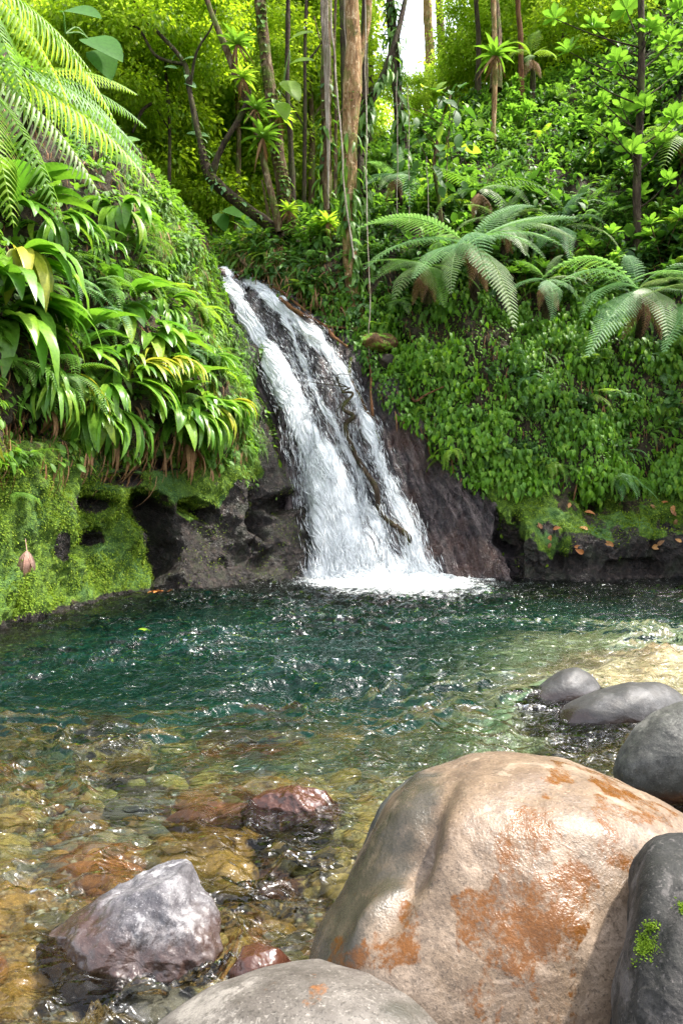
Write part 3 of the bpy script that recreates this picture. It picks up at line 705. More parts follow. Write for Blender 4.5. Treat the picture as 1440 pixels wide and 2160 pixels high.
def frond_tpl(npin=20, width=.34, arch=.22, bip=True, npn=12, sweep=.35, pdroop=.28, lw=.85, seed=0):
    """a fern frond along +x, its chord of length 1, bulging upward; returns (V, [faces])"""
    r = np.random.default_rng(seed)
    V, Fq = [], []
    cz = lambda t: arch * 4 * t * (1 - t) * .9
    def ribbon(a, b, w, upv):
        d = b - a; s_ = np.cross(d, upv); s_ = s_ / (np.linalg.norm(s_) + 1e-9) * w; k = len(V); V.extend([a - s_, a + s_, b + s_ * .4, b - s_ * .4]); Fq.append((k, k + 1, k + 2, k + 3))
    ts = np.linspace(0, 1, 14)
    for a, b in zip(ts[:-1], ts[1:]):
        pa, pb = A_(a, 0, cz(a)), A_(b, 0, cz(b)); ribbon(pa, pb, .008 * (1 - a) + .0025, A_(0, 0, 1.)); ribbon(pa, pb, .008 * (1 - a) + .0025, A_(0, 1., 0))
    for k in range(npin):
        t = .1 + .89 * (k + .5) / npin
        w = width * min(1, (t / .32)) ** .6 * (max(0, (1 - t)) / .68) ** (.75 if t > .32 else 0)
        w = width * (min(1, t / .3) ** .7) * (1 if t < .35 else ((1 - t) / .65) ** .8) + .012
        for sd in (-1, 1):
            p0 = A_(t, 0, cz(t)); L = w * r.uniform(.9, 1.06); sw = sweep + .25 * t
            dr = A_(math.sin(sw), sd * math.cos(sw), 0)
            sp = .89 / npin
            if not bip:
                hw = sp * .5 * lw; nd = 3; k0 = len(V); fw = A_(1., 0, 0)
                for q in range(nd + 1):
                    u = q / nd; c = p0 + dr * L * u - A_(0, 0, 1) * pdroop * L * u * u + A_(0, 0, .02 * (1 - u) * 0)
                    h = hw * (1 - u) ** .55 if q < nd else .001
                    V.append(c - fw * h); V.append(c + A_(0, 0, hw * .25)); V.append(c + fw * h)
                for q in range(nd):
                    a = k0 + 3 * q; Fq.append((a, a + 3, a + 4, a + 1)); Fq.append((a + 1, a + 4, a + 5, a + 2))
            else:
                ribbon(p0, p0 + dr * L * .5 - A_(0, 0, 1) * pdroop * L * .25, .003, A_(0, 0, 1.)); ribbon(p0 + dr * L * .5 - A_(0, 0, 1) * pdroop * L * .25, p0 + dr * L - A_(0, 0, 1) * pdroop * L, .003, A_(0, 0, 1.))
                n2 = max(4, int(npn * min(1, L / width + .15)))
                for q in range(n2):
                    u = (q + .5) / n2; c = p0 + dr * L * u - A_(0, 0, 1) * pdroop * L * u * u
                    ln = sp * .62 * (1 - .75 * u ** 2) ; hw = L / n2 * .40
                    for s2 in (-1, 1):
                        d2 = A_(1., 0, 0) * s2 + dr * .35; d2 /= np.linalg.norm(d2)
                        e = c + d2 * ln - A_(0, 0, ln * .22)
                        k0 = len(V); V.extend([c - dr * hw, c + dr * hw, e + dr * hw * .35, e - dr * hw * .35]); Fq.append((k0, k0 + 1, k0 + 2, k0 + 3))
    return (np.array(V), [np.array(Fq)])

def strapfan_tpl(nseg=7, spread=75, droop=.8, width=.055, pitch0=10, petiole=.2, seed=0, wob=1.0):
    """fan leaf of a strap palm: pleated pointed blades from one stalk, hanging towards their tips; along +x"""
    r = np.random.default_rng(seed); V, Fq = [], []; steps = 8
    for k in range(nseg):
        a0 = R(spread) * ((k + .5) / nseg - .5) + R(4) * r.normal() * wob
        Ls = (1 - .25 * abs((k + .5) / nseg - .5) * 2) * r.uniform(.8, 1.1); k0 = len(V)
        kd = droop * r.uniform(.7, 1.3); x = 0; z = 0; pitch = R(pitch0) + R(8) * r.normal() * wob; w = width * r.uniform(.8, 1.15)
        for q in range(steps + 1):
            u = q / steps
            if q:
                ds = Ls / steps; pitch -= kd * R(115) / steps * (.4 + 1.1 * u); pitch = max(pitch, R(-86)); x += math.cos(pitch) * ds; z += math.sin(pitch) * ds
            hw = w * (math.sin(math.pi * min(1, .09 + .91 * u ** .85)) ** .75) + .002
            ca, sa = math.cos(a0), math.sin(a0); hang = (u * Ls - x)
            c = A_(petiole + x * ca, x * sa + hang * sa * .35, z); sv = A_(-sa, ca, 0)
            V.extend([c - sv * hw + A_(0, 0, hw * .35), c - sv * hw * .5, c + A_(0, 0, hw * .35), c + sv * hw * .5, c + sv * hw + A_(0, 0, hw * .35)])
        for q in range(steps):
            for m in range(4):
                a = k0 + 5 * q + m; Fq.append((a, a + 5, a + 6, a + 1))
    k0 = len(V); V.extend([A_(-.1, -.01, -.06), A_(-.1, .01, -.06), A_(petiole, .01, .0), A_(petiole, -.01, .0)]); Fq.append((k0, k0 + 1, k0 + 2, k0 + 3))
    return (np.array(V), [np.array(Fq)])

def tube(path, rad, nseg=10, rough=0.0, seed=0, flare=0):
    P = np.array(path, float); n = len(P); T = np.gradient(P, axis=0); T /= np.linalg.norm(T, axis=1, keepdims=True) + 1e-9
    up = np.where(np.abs(T[:, 2:3]) > .9, A_(1., 0, 0), A_(0, 0, 1.)); X = np.cross(np.tile(A_(0., 1, .13), (n, 1)), T); X /= np.linalg.norm(X, axis=1, keepdims=True) + 1e-9; Y = np.cross(T, X)
    a = np.linspace(0, 2 * math.pi, nseg, endpoint=False); r = np.broadcast_to(np.asarray(rad, float), (n,))
    V = P[:, None] + r[:, None, None] * (np.cos(a)[None, :, None] * X[:, None] + np.sin(a)[None, :, None] * Y[:, None])
    if rough: V = V + (V - P[:, None]) * (rough * fbm(V * A_(1, 1, .35), .16, 3, seed) + rough * .8 * fbm(V, .7, 2, seed + 3))[..., None]
    i = np.arange((n - 1) * nseg); q = i // nseg; c = i % nseg; c2 = (c + 1) % nseg
    return V.reshape(-1, 3), np.stack([q * nseg + c, q * nseg + c2, (q + 1) * nseg + c2, (q + 1) * nseg + c], 1)

def join(parts):
    V, F4, o = [], [], 0
    for v, f in parts:
        V.append(v); F4.append(f + o); o += len(v)
    return np.concatenate(V), np.concatenate(F4)

def bark_mat(name, a, b, c3, mossy=.3):
    n = NT(name); P = n.pos()
    f = n.noise(n.scale(P, (9, 9, 2.2)), 1, 6, .68, .5); g = n.noise(n.scale(P, (1, 1, .7)), 2.5, 5, .7)
    c = n.ramp(f, [(.32, a), (.52, b), (.72, c3)])
    c = n.mix(n.math('MULTIPLY', n.ramp(g, [(.48, 0.), (.62, 1.)]), mossy), c, (.10, .15, .02))
    c = n.mix(n.ramp(n.noise(P, 5.5, 4, .7), [(.6, 0.), (.68, .6)]), c, tuple(min(1, x * 1.5) for x in c3))
    return n.done(n.pbr(c, .9, n.bump(f, .16), spec=.2))

M_bark_dark = bark_mat('dark_bark', (.012, .008, .005), (.05, .033, .02), (.11, .08, .05), .3)
M_bark_mid = bark_mat('brown_bark', (.02, .012, .006), (.11, .065, .03), (.33, .26, .16), .8)
M_bark_pale = bark_mat('pale_bark', (.05, .025, .01), (.32, .18, .075), (.66, .50, .30), .6)
M_root = bark_mat('root_bark', (.05, .02, .01), (.17, .07, .03), (.28, .15, .07), .15)
M_vine = bark_mat('vine_bark', (.22, .17, .11), (.40, .33, .25), (.55, .48, .4), .0)

G1 = leaf_mat('leaf_forest', [(.03, .08, .006), (.10, .21, .012), (.24, .38, .02), (.42, .50, .04)], (.34, .46, .02), .5, .55)
G1b = leaf_mat('leaf_forest_yellow', [(.05, .10, .006), (.17, .30, .02), (.36, .48, .05), (.56, .60, .12)], (.42, .54, .06), .5, .6)
G2 = leaf_mat('leaf_deep', [(.012, .045, .010), (.03, .09, .018), (.055, .14, .025), (.12, .22, .03)], (.08, .19, .015), .58, .35)
G3 = leaf_mat('leaf_fern', [(.04, .11, .015), (.08, .19, .025), (.14, .27, .035)], (.16, .30, .025), .5, .4)
G4 = leaf_mat('leaf_treefern', [(.06, .18, .06), (.15, .30, .12), (.29, .43, .21)], (.16, .30, .06), .5, .4)
G4d = leaf_mat('leaf_treefern_dry', [(.10, .19, .06), (.18, .27, .10), (.32, .38, .18)], (.22, .30, .10), .42, .3)
G5 = leaf_mat('leaf_strap', [(.04, .12, .012), (.08, .20, .02), (.13, .27, .03), (.18, .32, .03), (.30, .38, .04)], (.10, .26, .02), .33, .3)
G5y = leaf_mat('leaf_strap_yellowed', [(.10, .24, .02), (.20, .31, .03), (.38, .40, .04), (.50, .36, .06)], (.3, .3, .03), .35, .3)
G6 = leaf_mat('leaf_creeper', [(.02, .07, .006), (.06, .17, .012), (.12, .27, .018), (.24, .38, .03)], (.14, .30, .012), .5, .35)
G7 = leaf_mat('leaf_moss', [(.02, .05, .006), (.07, .14, .010), (.15, .24, .015), (.30, .36, .04)], (.14, .22, .015), .8, .3, spec=.2)
G8 = leaf_mat('leaf_bright', [(.10, .22, .02), (.18, .31, .03), (.30, .40, .05)], (.28, .42, .03), .45, .55)
G9 = leaf_mat('leaf_glossy', [(.045, .13, .015), (.09, .22, .025), (.17, .33, .04), (.28, .42, .06)], (.16, .32, .03), .42, .42)
G_ar = leaf_mat('leaf_aroid', [(.03, .10, .015), (.06, .16, .02)], (.08, .22, .02), .65, .3, spec=.15)
G_dry = leaf_mat('leaf_dry', [(.12, .05, .02), (.25, .12, .05), (.38, .22, .11)], (.2, .1, .04), .7, .1)
G_red = leaf_mat('leaf_fallen', [(.30, .06, .03), (.42, .14, .05), (.50, .26, .08), (.36, .20, .13)], (.3, .1, .03), .5, .1)

def unit(a): a = np.asarray(a, float); return a / (np.linalg.norm(a, axis=-1, keepdims=True) + 1e-9)
def rdir(n, r=rng): v = r.normal(size=(n, 3)); return unit(v)

# ---------------------------------------------------------------- waterfall
Gs = TER['cascade_rock_terrain'][0]
slab_only = ['cascade_rock_terrain']
rowsY = [(1235, 640, 932), (1160, 628, 905), (1080, 616, 872), (1000, 605, 838), (930, 596, 810), (870, 584, 786), (800, 556, 752), (740, 524, 716), (690, 498, 682), (650, 480, 640), (620, 466, 590), (600, 458, 545), (588, 456, 512), (582, 466, 496)]
ys = np.array([r[0] for r in rowsY[::-1]], float); Ls = np.array([r[1] for r in rowsY[::-1]], float); Rs = np.array([r[2] for r in rowsY[::-1]], float)
nv, nu = 150, 60
pyv = np.concatenate([np.linspace(573, 640, 30), np.linspace(643, 1238, nv - 30)])
Gw = np.full((nv, nu, 3), np.nan)
for i, y in enumerate(pyv):
    l, r_ = np.interp(y, ys, Ls), np.interp(y, ys, Rs)
    for j in range(nu):
        h = hit(l + (r_ - l) * j / (nu - 1), min(y, 1224), slab_only)
        if h is not None: Gw[i, j] = h[0]
# fill gaps and smooth so that the water bridges the small bumps
for j in range(nu):
    c = Gw[:, j]; ok = ~np.isnan(c[:, 0])
    for k in range(3): c[:, k] = np.interp(np.arange(nv), np.where(ok)[0], c[ok, k])
sm = Gw.copy()
for _ in range(3):
    q = np.pad(sm, ((1, 1), (1, 1), (0, 0)), 'edge'); sm = (q[:-2, 1:-1] + q[2:, 1:-1] + q[1:-1, :-2] + q[1:-1, 2:] + 2 * q[1:-1, 1:-1]) / 6
up_ = 3; NV, NU = nv * 4, nu * 4
ai = np.linspace(0, nv - 1, NV); aj = np.linspace(0, nu - 1, NU)
def bil(G, ai, aj):
    i = np.clip(np.floor(ai).astype(int), 0, G.shape[0] - 2); j = np.clip(np.floor(aj).astype(int), 0, G.shape[1] - 2); fi = (ai - i); fj = (aj - j)
    g = lambda a, b: G[np.ix_(a, b)] 
    e = (None,) if G.ndim == 3 else ()
    fi = fi[:, None]; fj = fj[None, :]
    if G.ndim == 3: fi = fi[..., None]; fj = fj[..., None]
    return g(i, j) * (1 - fi) * (1 - fj) + g(i + 1, j) * fi * (1 - fj) + g(i, j + 1) * (1 - fi) * fj + g(i + 1, j + 1) * fi * fj
Gf = bil(sm, ai, aj); Nf = gnormals(Gf)
if Nf[..., 1].mean() > 0: Nf = -Nf
vv = np.linspace(0, 1, NV)[:, None] * np.ones((1, NU)); uu = np.ones((NV, 1)) * np.linspace(0, 1, NU)[None]
pxf, pyf = proj(Gf)
st = np.stack([uu * 34, vv * 3.2, 0 * uu], -1)
streak = fbm(st, 1.0, 4, 71, .6)
st2 = fbm(np.stack([uu * 90, vv * 14, 0 * uu], -1), 1.0, 3, 75, .6)
# bands of dense white water, centres in photo columns per row
def band(c_pts, w_pts, k=1.0):
    y = np.array([p[0] for p in c_pts], float); c = np.interp(pyf, y, [p[1] for p in c_pts]); w = np.interp(pyf, y, w_pts)
    return k * np.exp(-np.abs((pxf - c) / w) ** 2.6)
cc = lambda *a: list(a)
dens = band(cc((570, 468), (600, 478), (650, 510), (700, 540), (760, 575), (820, 605), (900, 645), (1000, 685), (1100, 715), (1235, 745)), [15, 17, 20, 21, 23, 26, 31, 40, 54, 74], 1.12)
dens = np.maximum(dens, band(cc((600, 530), (650, 590), (700, 650), (760, 700), (820, 735), (900, 775), (1000, 812), (1100, 852), (1235, 905)), [18, 24, 24, 20, 17, 14, 15, 18, 26], .9))
dens = np.maximum(dens, band(cc((680, 600), (760, 640), (820, 665), (900, 705), (1000, 750), (1100, 790), (1235, 840)), [8, 10, 10, 10, 12, 17, 26], .72))
dens = np.maximum(dens, .27 * smooth01((pyf - 600) / 80) * smooth01((1 - uu) * 8 + .3))
dens = np.maximum(dens, smooth01((pyf - 1120) / 110) * .8)
dens = dens * smooth01(uu * 10 + .25) * smooth01((1 - uu) * 9 + .2) + .10 * streak
disp = .05 + .13 * np.clip(dens, 0, 1) + .05 * streak + .03 * st2
Gf2 = Gf + Nf * disp[..., None]
n = NT('falling_water'); uv = n.n('ShaderNodeUVMap').outputs[0]
s1 = n.noise(n.scale(uv, (100, 6, 1)), 1, 5, .7, .35); s2 = n.noise(n.scale(uv, (230, 20, 1)), 1, 3, .65, .2); s3 = n.noise(n.scale(uv, (30, 4, 1)), 1, 3, .6, .4)
sm_ = n.math('ADD', n.math('MULTIPLY', s1, .42), n.math('ADD', n.math('MULTIPLY', s2, .38), n.math('MULTIPLY', s3, .2)))
den = n.attr('dens')
al = n.ramp(n.math('ADD', n.math('MULTIPLY', den, .42), n.math('SUBTRACT', sm_, .1)), [(.565, 0.), (.67, 1.)])
col = n.ramp(sm_, [(.36, (.62, .66, .68)), (.48, (.9, .92, .93)), (.6, (.98, .98, .98))])
d_ = n.n('ShaderNodeBsdfDiffuse'); n.l(col, d_.inputs[0]); n.l(n.bump(sm_, .05), d_.inputs['Normal'])
t_ = n.n('ShaderNodeBsdfTranslucent'); n.l(col, t_.inputs[0])
wmix = n.n('ShaderNodeMixShader'); wmix.inputs[0].default_value = .3; n.l(d_.outputs[0], wmix.inputs[1]); n.l(t_.outputs[0], wmix.inputs[2])
tp = n.n('ShaderNodeBsdfTransparent'); gl = n.n('ShaderNodeBsdfGlossy'); gl.inputs['Roughness'].default_value = .1; n.l(n.bump(sm_, .06), gl.inputs['Normal'])
film = n.n('ShaderNodeMixShader'); film.inputs[0].default_value = .035; n.l(tp.outputs[0], film.inputs[1]); n.l(gl.outputs[0], film.inputs[2])
fin = n.n('ShaderNodeMixShader'); n.l(al, fin.inputs[0]); n.l(film.outputs[0], fin.inputs[1]); n.l(wmix.outputs[0], fin.inputs[2])
M_fall = n.done(fin.outputs[0])
wf = link('waterfall', mesh('waterfall', Gf2.reshape(-1, 3), grid_faces(NV, NU), M_fall, uv=np.stack([uu, vv], -1).reshape(-1, 2), attrs=dict(dens=dens)))
tag(wf, kind='structure')
# droplets and threads flung off the sheet
w_ = np.clip(dens, .02, 1).reshape(-1) * (np.linspace(.15, 1, NV)[:, None] * np.ones((1, NU))).reshape(-1)
Nd = 10000; idx = rng.choice(NV * NU, Nd, p=w_ / w_.sum())
flow = unit(np.gradient(Gf2, axis=0)).reshape(-1, 3)[idx]; nrm = Nf.reshape(-1, 3)[idx]; sd_ = np.cross(flow, nrm)
vI = idx // NU / NV
P = Gf2.reshape(-1, 3)[idx] + nrm * (rng.random(Nd) ** 2.2 * (.10 + .32 * vI))[:, None] + sd_ * (rng.normal(0, 1, Nd) * (.04 + .07 * vI))[:, None]
T_drop = ([(-1,0,0),(0,.5,0),(0,-.25,.43),(0,-.25,-.43),(1,0,0)], A_((0,1,2),(0,2,3),(0,3,1),(4,2,1),(4,3,2),(4,1,3)))
ln = rng.uniform(.03, .17, Nd) * (.5 + vI); th_ = rng.uniform(.007, .016, Nd)
n = NT('spray'); d_ = n.n('ShaderNodeBsdfDiffuse'); d_.inputs[0].default_value = (.9, .93, .95, 1); t_ = n.n('ShaderNodeBsdfTranslucent'); t_.inputs[0].default_value = (.9, .93, .95, 1)
mm = n.n('ShaderNodeMixShader'); mm.inputs[0].default_value = .4; n.l(d_.outputs[0], mm.inputs[1]); n.l(t_.outputs[0], mm.inputs[2]); M_spray = n.done(mm.outputs[0])
me = scatter('water_spray', T_drop, P, rotmats(flow + .12 * rng.normal(size=(Nd, 3)), nrm), np.stack([ln, th_, th_], 1), M_spray)
# splash at the foot
Nd = 5000; a = rng.normal(0, 1, (Nd, 2)); X = .95 + a[:, 0] * 1.15; Y = 16.75 - np.abs(a[:, 1]) * .5; Z = np.abs(rng.normal(0, .14, Nd)) * np.exp(-((X - .7) / 1.4) ** 2) + .01
me2 = scatter('splash', T_drop, np.stack([X, Y, Z], 1), rotmats(rdir(Nd) + A_(0, 0, 1.), rdir(Nd)), rng.uniform(.008, .03, Nd), M_spray)
tag(link('water_spray', me), kind='stuff'); tag(link('splash_foam', me2), kind='stuff')

# moss tufts on the dark boulder
db = [o for o in COL.objects if 'dark upright' in o.get('label', '')][0]
bv = BVHTree.FromPolygons([tuple(v.co + db.location) for v in db.data.vertices], [tuple(q.vertices) for q in db.data.polygons])
for (x, y, r_, N_) in [(1358, 1995, 28, 1500), (1330, 2032, 9, 300), (1437, 1915, 12, 400), (1305, 2060, 12, 200), (1372, 1955, 16, 260)]:
    Pm, Nm = [], []
    for _ in range(N_):
        a = rnd.uniform(0, 6.3); q = abs(rnd.gauss(0, .55)) * r_; d = Vector(W(x + math.cos(a) * q, y + math.sin(a) * q, 1.) - A_(0, 0, CH)).normalized(); h = bv.ray_cast(Vector((0, 0, CH)), d)
        if h[0] is not None: Pm.append(h[0] - db.location); Nm.append(h[1] if h[1].y < 0 else -h[1])
    if Pm:
        Pm = np.array([tuple(v) for v in Pm]); Nm = np.array([tuple(v) for v in Nm]); k = len(Pm)
        link('moss_tuft', scatter('moss_tuft', T_small, Pm, rotmats(Nm + .8 * rdir(k), Nm + .5 * rdir(k)), rng.uniform(.0025, .0075, k), G7), db)
# ---------------------------------------------------------------- ground cover (uncountable)
def sample(nm, N, mask, seed=0):
    G, Nn, px, py, at = TER[nm]; r = np.random.default_rng(seed)
    a = np.linalg.norm(np.cross(np.gradient(G, axis=0), np.gradient(G, axis=1)), axis=2)
    inf = (px > -250) & (px < 1690) & (py > -250)
    w = a * mask * inf; w = w.reshape(-1); w = w / w.sum()
    k = r.choice(len(w), N, p=w); j = r.uniform(-.5, .5, (N, 2))
    P = G.reshape(-1, 3)[k] + np.gradient(G, axis=0).reshape(-1, 3)[k] * j[:, :1] + np.gradient(G, axis=1).reshape(-1, 3)[k] * j[:, 1:]
    return P, Nn.reshape(-1, 3)[k], r

def cover(name, ter, N, mask, tpl, size, mat, lift=.03, hang=.6, out=.6, seed=0):
    P, Nn, r = sample(ter, N, mask, seed)
    f = Nn * out + A_(0, 0, -1.) * hang + .55 * rdir(N, r)
    u = Nn + A_(0, 0, .7) + .35 * rdir(N, r)
    s = r.uniform(size[0], size[1], N)
    return tag(link(name, scatter(name, tpl, P + Nn * (lift * r.random(N))[:, None], rotmats(f, u), s, mat)), kind='stuff')

G, Nn, px, py, at = TER['mossy_bank_terrain']
clump = smooth01(.5 + 1.6 * fbm(G, .55, 3, 91))
mo = np.clip(at['moss'], 0, 1)
cover('moss_growth', 'mossy_bank_terrain', 120000, mo * (.06 + clump ** 2) * (G[..., 2] > .12) * (1 - .8 * at['rock']), T_small, (.012, .045), G7, .06, .5, 1., 1)
cover('bank_undergrowth', 'mossy_bank_terrain', 15000, (py < 980) * (1 - .9 * at['rock']) * (.04 + clump ** 2), T_mid, (.09, .24), G3, .12, .7, .8, 2)
cover('bank_grass', 'mossy_bank_terrain', 7000, (.1 + clump) * in_poly(px, py, [(240,340),(350,400),(450,550),(540,760),(555,960),(480,960),(440,800),(380,640),(260,440)]) * 1., T_grass, (.15, .4), G3, .06, .9, .8, 3)
cover('dry_grass', 'mossy_bank_terrain', 5000, (1.1 - clump) * (py < 950) * (1 - .9 * at['rock']), T_grass, (.12, .4), G_dry, .06, 1.2, .6, 13)
cover('bank_leaves', 'mossy_bank_terrain', 1100, clump * in_poly(px, py, [(250,380),(440,560),(540,760),(590,1050),(480,1010),(420,800),(280,500)]) * 1., T_mid, (.06, .14), G3, .15, .8, .8, 4)
cover('hanging_roots', 'mossy_bank_terrain', 450, smooth01((py - 880) / 30) * smooth01((1010 - py) / 40) * (px < 520), T_grass, (.3, .8), G_dry, .12, 4., .4, 16)
G, Nn, px, py, at = TER['hillside_terrain']
clump = smooth01(.5 + 1.7 * fbm(G, .9, 3, 93)); z = G[..., 2]; fcl = smooth01(.5 + 1.8 * fbm(G * A_(1, 1, .6), .3, 2, 95)); fcl = np.where(in_poly(px, py, [(430,500),(560,480),(700,560),(720,700),(600,640),(470,580)]), fcl * .25, fcl)
wall = smooth01((z - 1.9) / .5) * smooth01((8.2 - z) / 1.5)
wallL = wall * np.where(px < 1000, .45, 1.)
cover('creeper_leaves', 'hillside_terrain', 15000, wall * (.04 + clump ** 2) * (.15 + fcl) * np.where(px < 1000, .6, 1.), T_heart, (.07, .22), G6, .38, 1.5, .65, 5)
cover('hanging_sprays', 'hillside_terrain', 1500, wall * (.1 + clump), T_lance, (.2, .5), G3, .2, 1.6, .7, 20)
cover('wall_ferns', 'hillside_terrain', 26000, wall * (.2 + clump), T_mid, (.05, .12), G6, .12, .8, .7, 6)
cover('ledge_moss', 'hillside_terrain', 26000, at['moss'] * clump, T_small, (.025, .06), G7, .03, 0., 1., 7)
cover('slope_undergrowth', 'hillside_terrain', 30000, smooth01((z - 6.5) / 2) * (.08 + clump ** 2), T_mid, (.12, .34), G2, .35, .5, .8, 8)
cover('slope_leaves', 'hillside_terrain', 11000, smooth01((z - 8.5) / 3) * (.1 + clump ** 2), T_mid, (.14, .34), G3, .6, .3, .8, 9)
md = in_poly(px, py, [(430,520),(470,490),(560,490),(640,530),(730,560),(740,700),(640,660),(560,600),(470,575)]) * 1.
cover('mound_twigs', 'hillside_terrain', 2600, md, T_grass, (.2, .6), G_dry, .1, .8, .6, 14)
cover('mound_moss', 'hillside_terrain', 5000, md * clump, T_small, (.04, .12), G7, .1, .3, .8, 15)
cover('slope_grass', 'hillside_terrain', 14000, smooth01((z - 7) / 2) * (.3 + clump), T_lance, (.25, .6), G3, .15, .6, .8, 10)
cover('hollow_twigs', 'hillside_terrain', 6000, (wall + smooth01((z - 6) / 2)) * (1.1 - clump), T_grass, (.2, .7), G_dry, .1, 1.6, .4, 12)
G, Nn, px, py, at = TER['cascade_rock_terrain']
eg = in_poly(px, py, [(640,630),(700,650),(790,690),(900,780),(980,880),(1040,1010),(1020,1050),(985,1030),(930,965),(870,905),(815,860),(775,790),(745,735),(690,690)]) * 1.
cover('slab_edge_leaves', 'cascade_rock_terrain', 2600, eg * (.2 + smooth01(.5 + 2 * fbm(G, .4, 3, 99))), T_heart, (.07, .2), G6, .3, 1.3, .7, 17)
cover('slab_edge_ferns', 'cascade_rock_terrain', 3000, eg, T_mid, (.05, .14), G3, .2, 1., .7, 18)
cover('slab_edge_twigs', 'cascade_rock_terrain', 500, eg, T_grass, (.2, .6), G_dry, .1, 2., .4, 19)
G, Nn, px, py, at = TER['far_hills']
cover('forest_backdrop', 'far_hills', 90000, np.ones_like(px), T_small, (.35, .7), G1b, 1.6, .2, .8, 11)

# ---------------------------------------------------------------- plants as things
def leafy(name, tpl, N, spreadxy, h, size, mat, seed, up=.5, hang=0.):
    """leaf cloud round stems: local mesh, base at the origin"""
    r = np.random.default_rng(seed); nst = 5; sp = []
    for k in range(nst):
        a = r.uniform(0, 6.28); t = np.array([math.cos(a), math.sin(a), 0]) * spreadxy * r.uniform(.3, 1.); top = t + A_(0, 0, h * r.uniform(.6, 1.1))
        sp.append(np.linspace(0, 1, 7)[:, None] ** A_(1.4, 1.4, 1.) * top)
    V, F4 = join([tube(s_, .012 * (1 - .7 * np.linspace(0, 1, 7)) * (h / .8 + .3), 5) for s_ in sp]); sm_ = mesh(name + '_stem', V, F4, M_bark_mid)
    k = r.integers(0, nst, N); t = r.uniform(.25, 1, N); P = np.array([sp[a][min(6, int(b * 6))] for a, b in zip(k, t)]) + r.normal(0, .05 * h, (N, 3))
    f = unit(unit(P * A_(1, 1, 0)) * .6 + rdir(N, r) * .8 + A_(0, 0, 1.) * (up - hang)); u = A_(0, 0, 1.) + .3 * rdir(N, r)
    lm = scatter(name + '_foliage', tpl, P, rotmats(f, u), r.uniform(size[0], size[1], N), mat)
    return sm_, lm

def rosettes(name, n_ros, nl, h, size, mat, seed, spread=.8, tpl=T_obov):
    r = np.random.default_rng(seed); parts, P, f, u = [], [], [], []
    for k in range(n_ros):
        a = r.uniform(0, 6.28); c = A_(math.cos(a) * spread * r.uniform(.2, 1), math.sin(a) * spread * r.uniform(.2, 1), h * r.uniform(.55, 1.1))
        parts.append(tube(np.linspace(0, 1, 6)[:, None] ** A_(1.5, 1.5, 1.) * c, .014, 5))
        for q in range(nl):
            b = q * 2.4; e = .25 + .6 * q / nl; P.append(c); f.append((math.cos(b) * (1.2 - e), math.sin(b) * (1.2 - e), e * .9)); u.append((-math.cos(b) * e, -math.sin(b) * e, 1.2 - e))
    V, F4 = join(parts); N = len(P)
    return mesh(name + '_stem', V, F4, M_bark_mid), scatter(name + '_foliage', tpl, np.array(P), rotmats(np.array(f), np.array(u)), r.uniform(size[0], size[1], N), mat)

def face(nrm, out=1.0):
    """z-rotation so that local +x looks away from the slope"""
    return math.atan2(nrm[1], nrm[0])

shrubs = dict(
  broad=[leafy('broad_shrub', T_broad, 46, .7, .9, (.28, .45), G2, 100 + k) for k in range(3)],
  small=[leafy('small_shrub', T_mid, 190, .8, 1.0, (.14, .24), G2, 110 + k) for k in range(3)],
  light=[leafy('light_shrub', T_mid, 170, .8, 1.1, (.16, .28), G9, 120 + k) for k in range(2)],
  rosette=[rosettes('rosette_shrub', 7, 14, 1.1, (.26, .38), G9, 130 + k) for k in range(2)])

def place_shrub(kind, px, py, label, group, sc=1.0, only=None, cat='shrub', name=None, tiltn=.35):
    h = hit(px, py, only)
    if h is None: return None
    p, nn, nm = h; a = rnd.randrange(len(shrubs[kind])); st_, lf = shrubs[kind][a]
    e = empty(name or kind.replace('broad', 'broadleaf').replace('small', 'leafy').replace('light', 'leafy') + '_shrub', p - nn * .05, label, cat, group)
    up = unit(A_(0, 0, 1.) + nn * tiltn); x = unit(np.cross(A_(math.cos(rnd.uniform(0, 6.3)), math.sin(rnd.uniform(0, 6.3)), .1), up)); y = np.cross(up, x)
    e.rotation_euler = Matrix(np.stack([x, y, up], 1).tolist()).to_euler(); s_ = sc * rnd.uniform(.8, 1.2); e.scale = (s_, s_, s_)
    link('stem', st_, e); link('foliage', lf, e); return e

# ferns -----------------------------------------------------------------------
fr_meshes = {}
for k in range(3):
    fr_meshes['tree', k] = frond_tpl(29, .19, .09 + .04 * k, True, 18, .45, .16, seed=k)
    fr_meshes['great', k] = frond_tpl(30, .17, .10 + .03 * k, False, 9, .5, .75, lw=.62, seed=40 + k)
    fr_meshes['sword', k] = frond_tpl(26, .15, .18 + .06 * k, False, 3, .25, .35, seed=10 + k)
    fr_meshes['soft', k] = frond_tpl(18, .24, .15 + .06 * k, True, 13, .4, .35, seed=20 + k)
    fr_meshes['comb', k] = frond_tpl(21, .24, .12 + .05 * k, False, 3, .45, .2, lw=.7, seed=30 + k)
fm_cache = {}
def frond_mesh(kind, k, mat):
    key = (kind, k, mat.name)
    if key not in fm_cache: fm_cache[key] = mesh('frond_' + kind, fr_meshes[kind, k][0], fr_meshes[kind, k][1], mat, smooth=False)
    return fm_cache[key]
def set_axes(o, p0, p1, up, width=1.0, roll=0.):
    d = np.array(p1) - np.array(p0); L = np.linalg.norm(d); Rm = rotmats(d[None], np.array(up, float)[None])[0]
    if roll: Rm = Rm @ np.array([[1, 0, 0], [0, math.cos(roll), -math.sin(roll)], [0, math.sin(roll), math.cos(roll)]])
    M = np.eye(4); M[:3, :3] = Rm @ np.diag([L, L * width, L]); M[:3, 3] = p0; return Matrix(M.tolist())
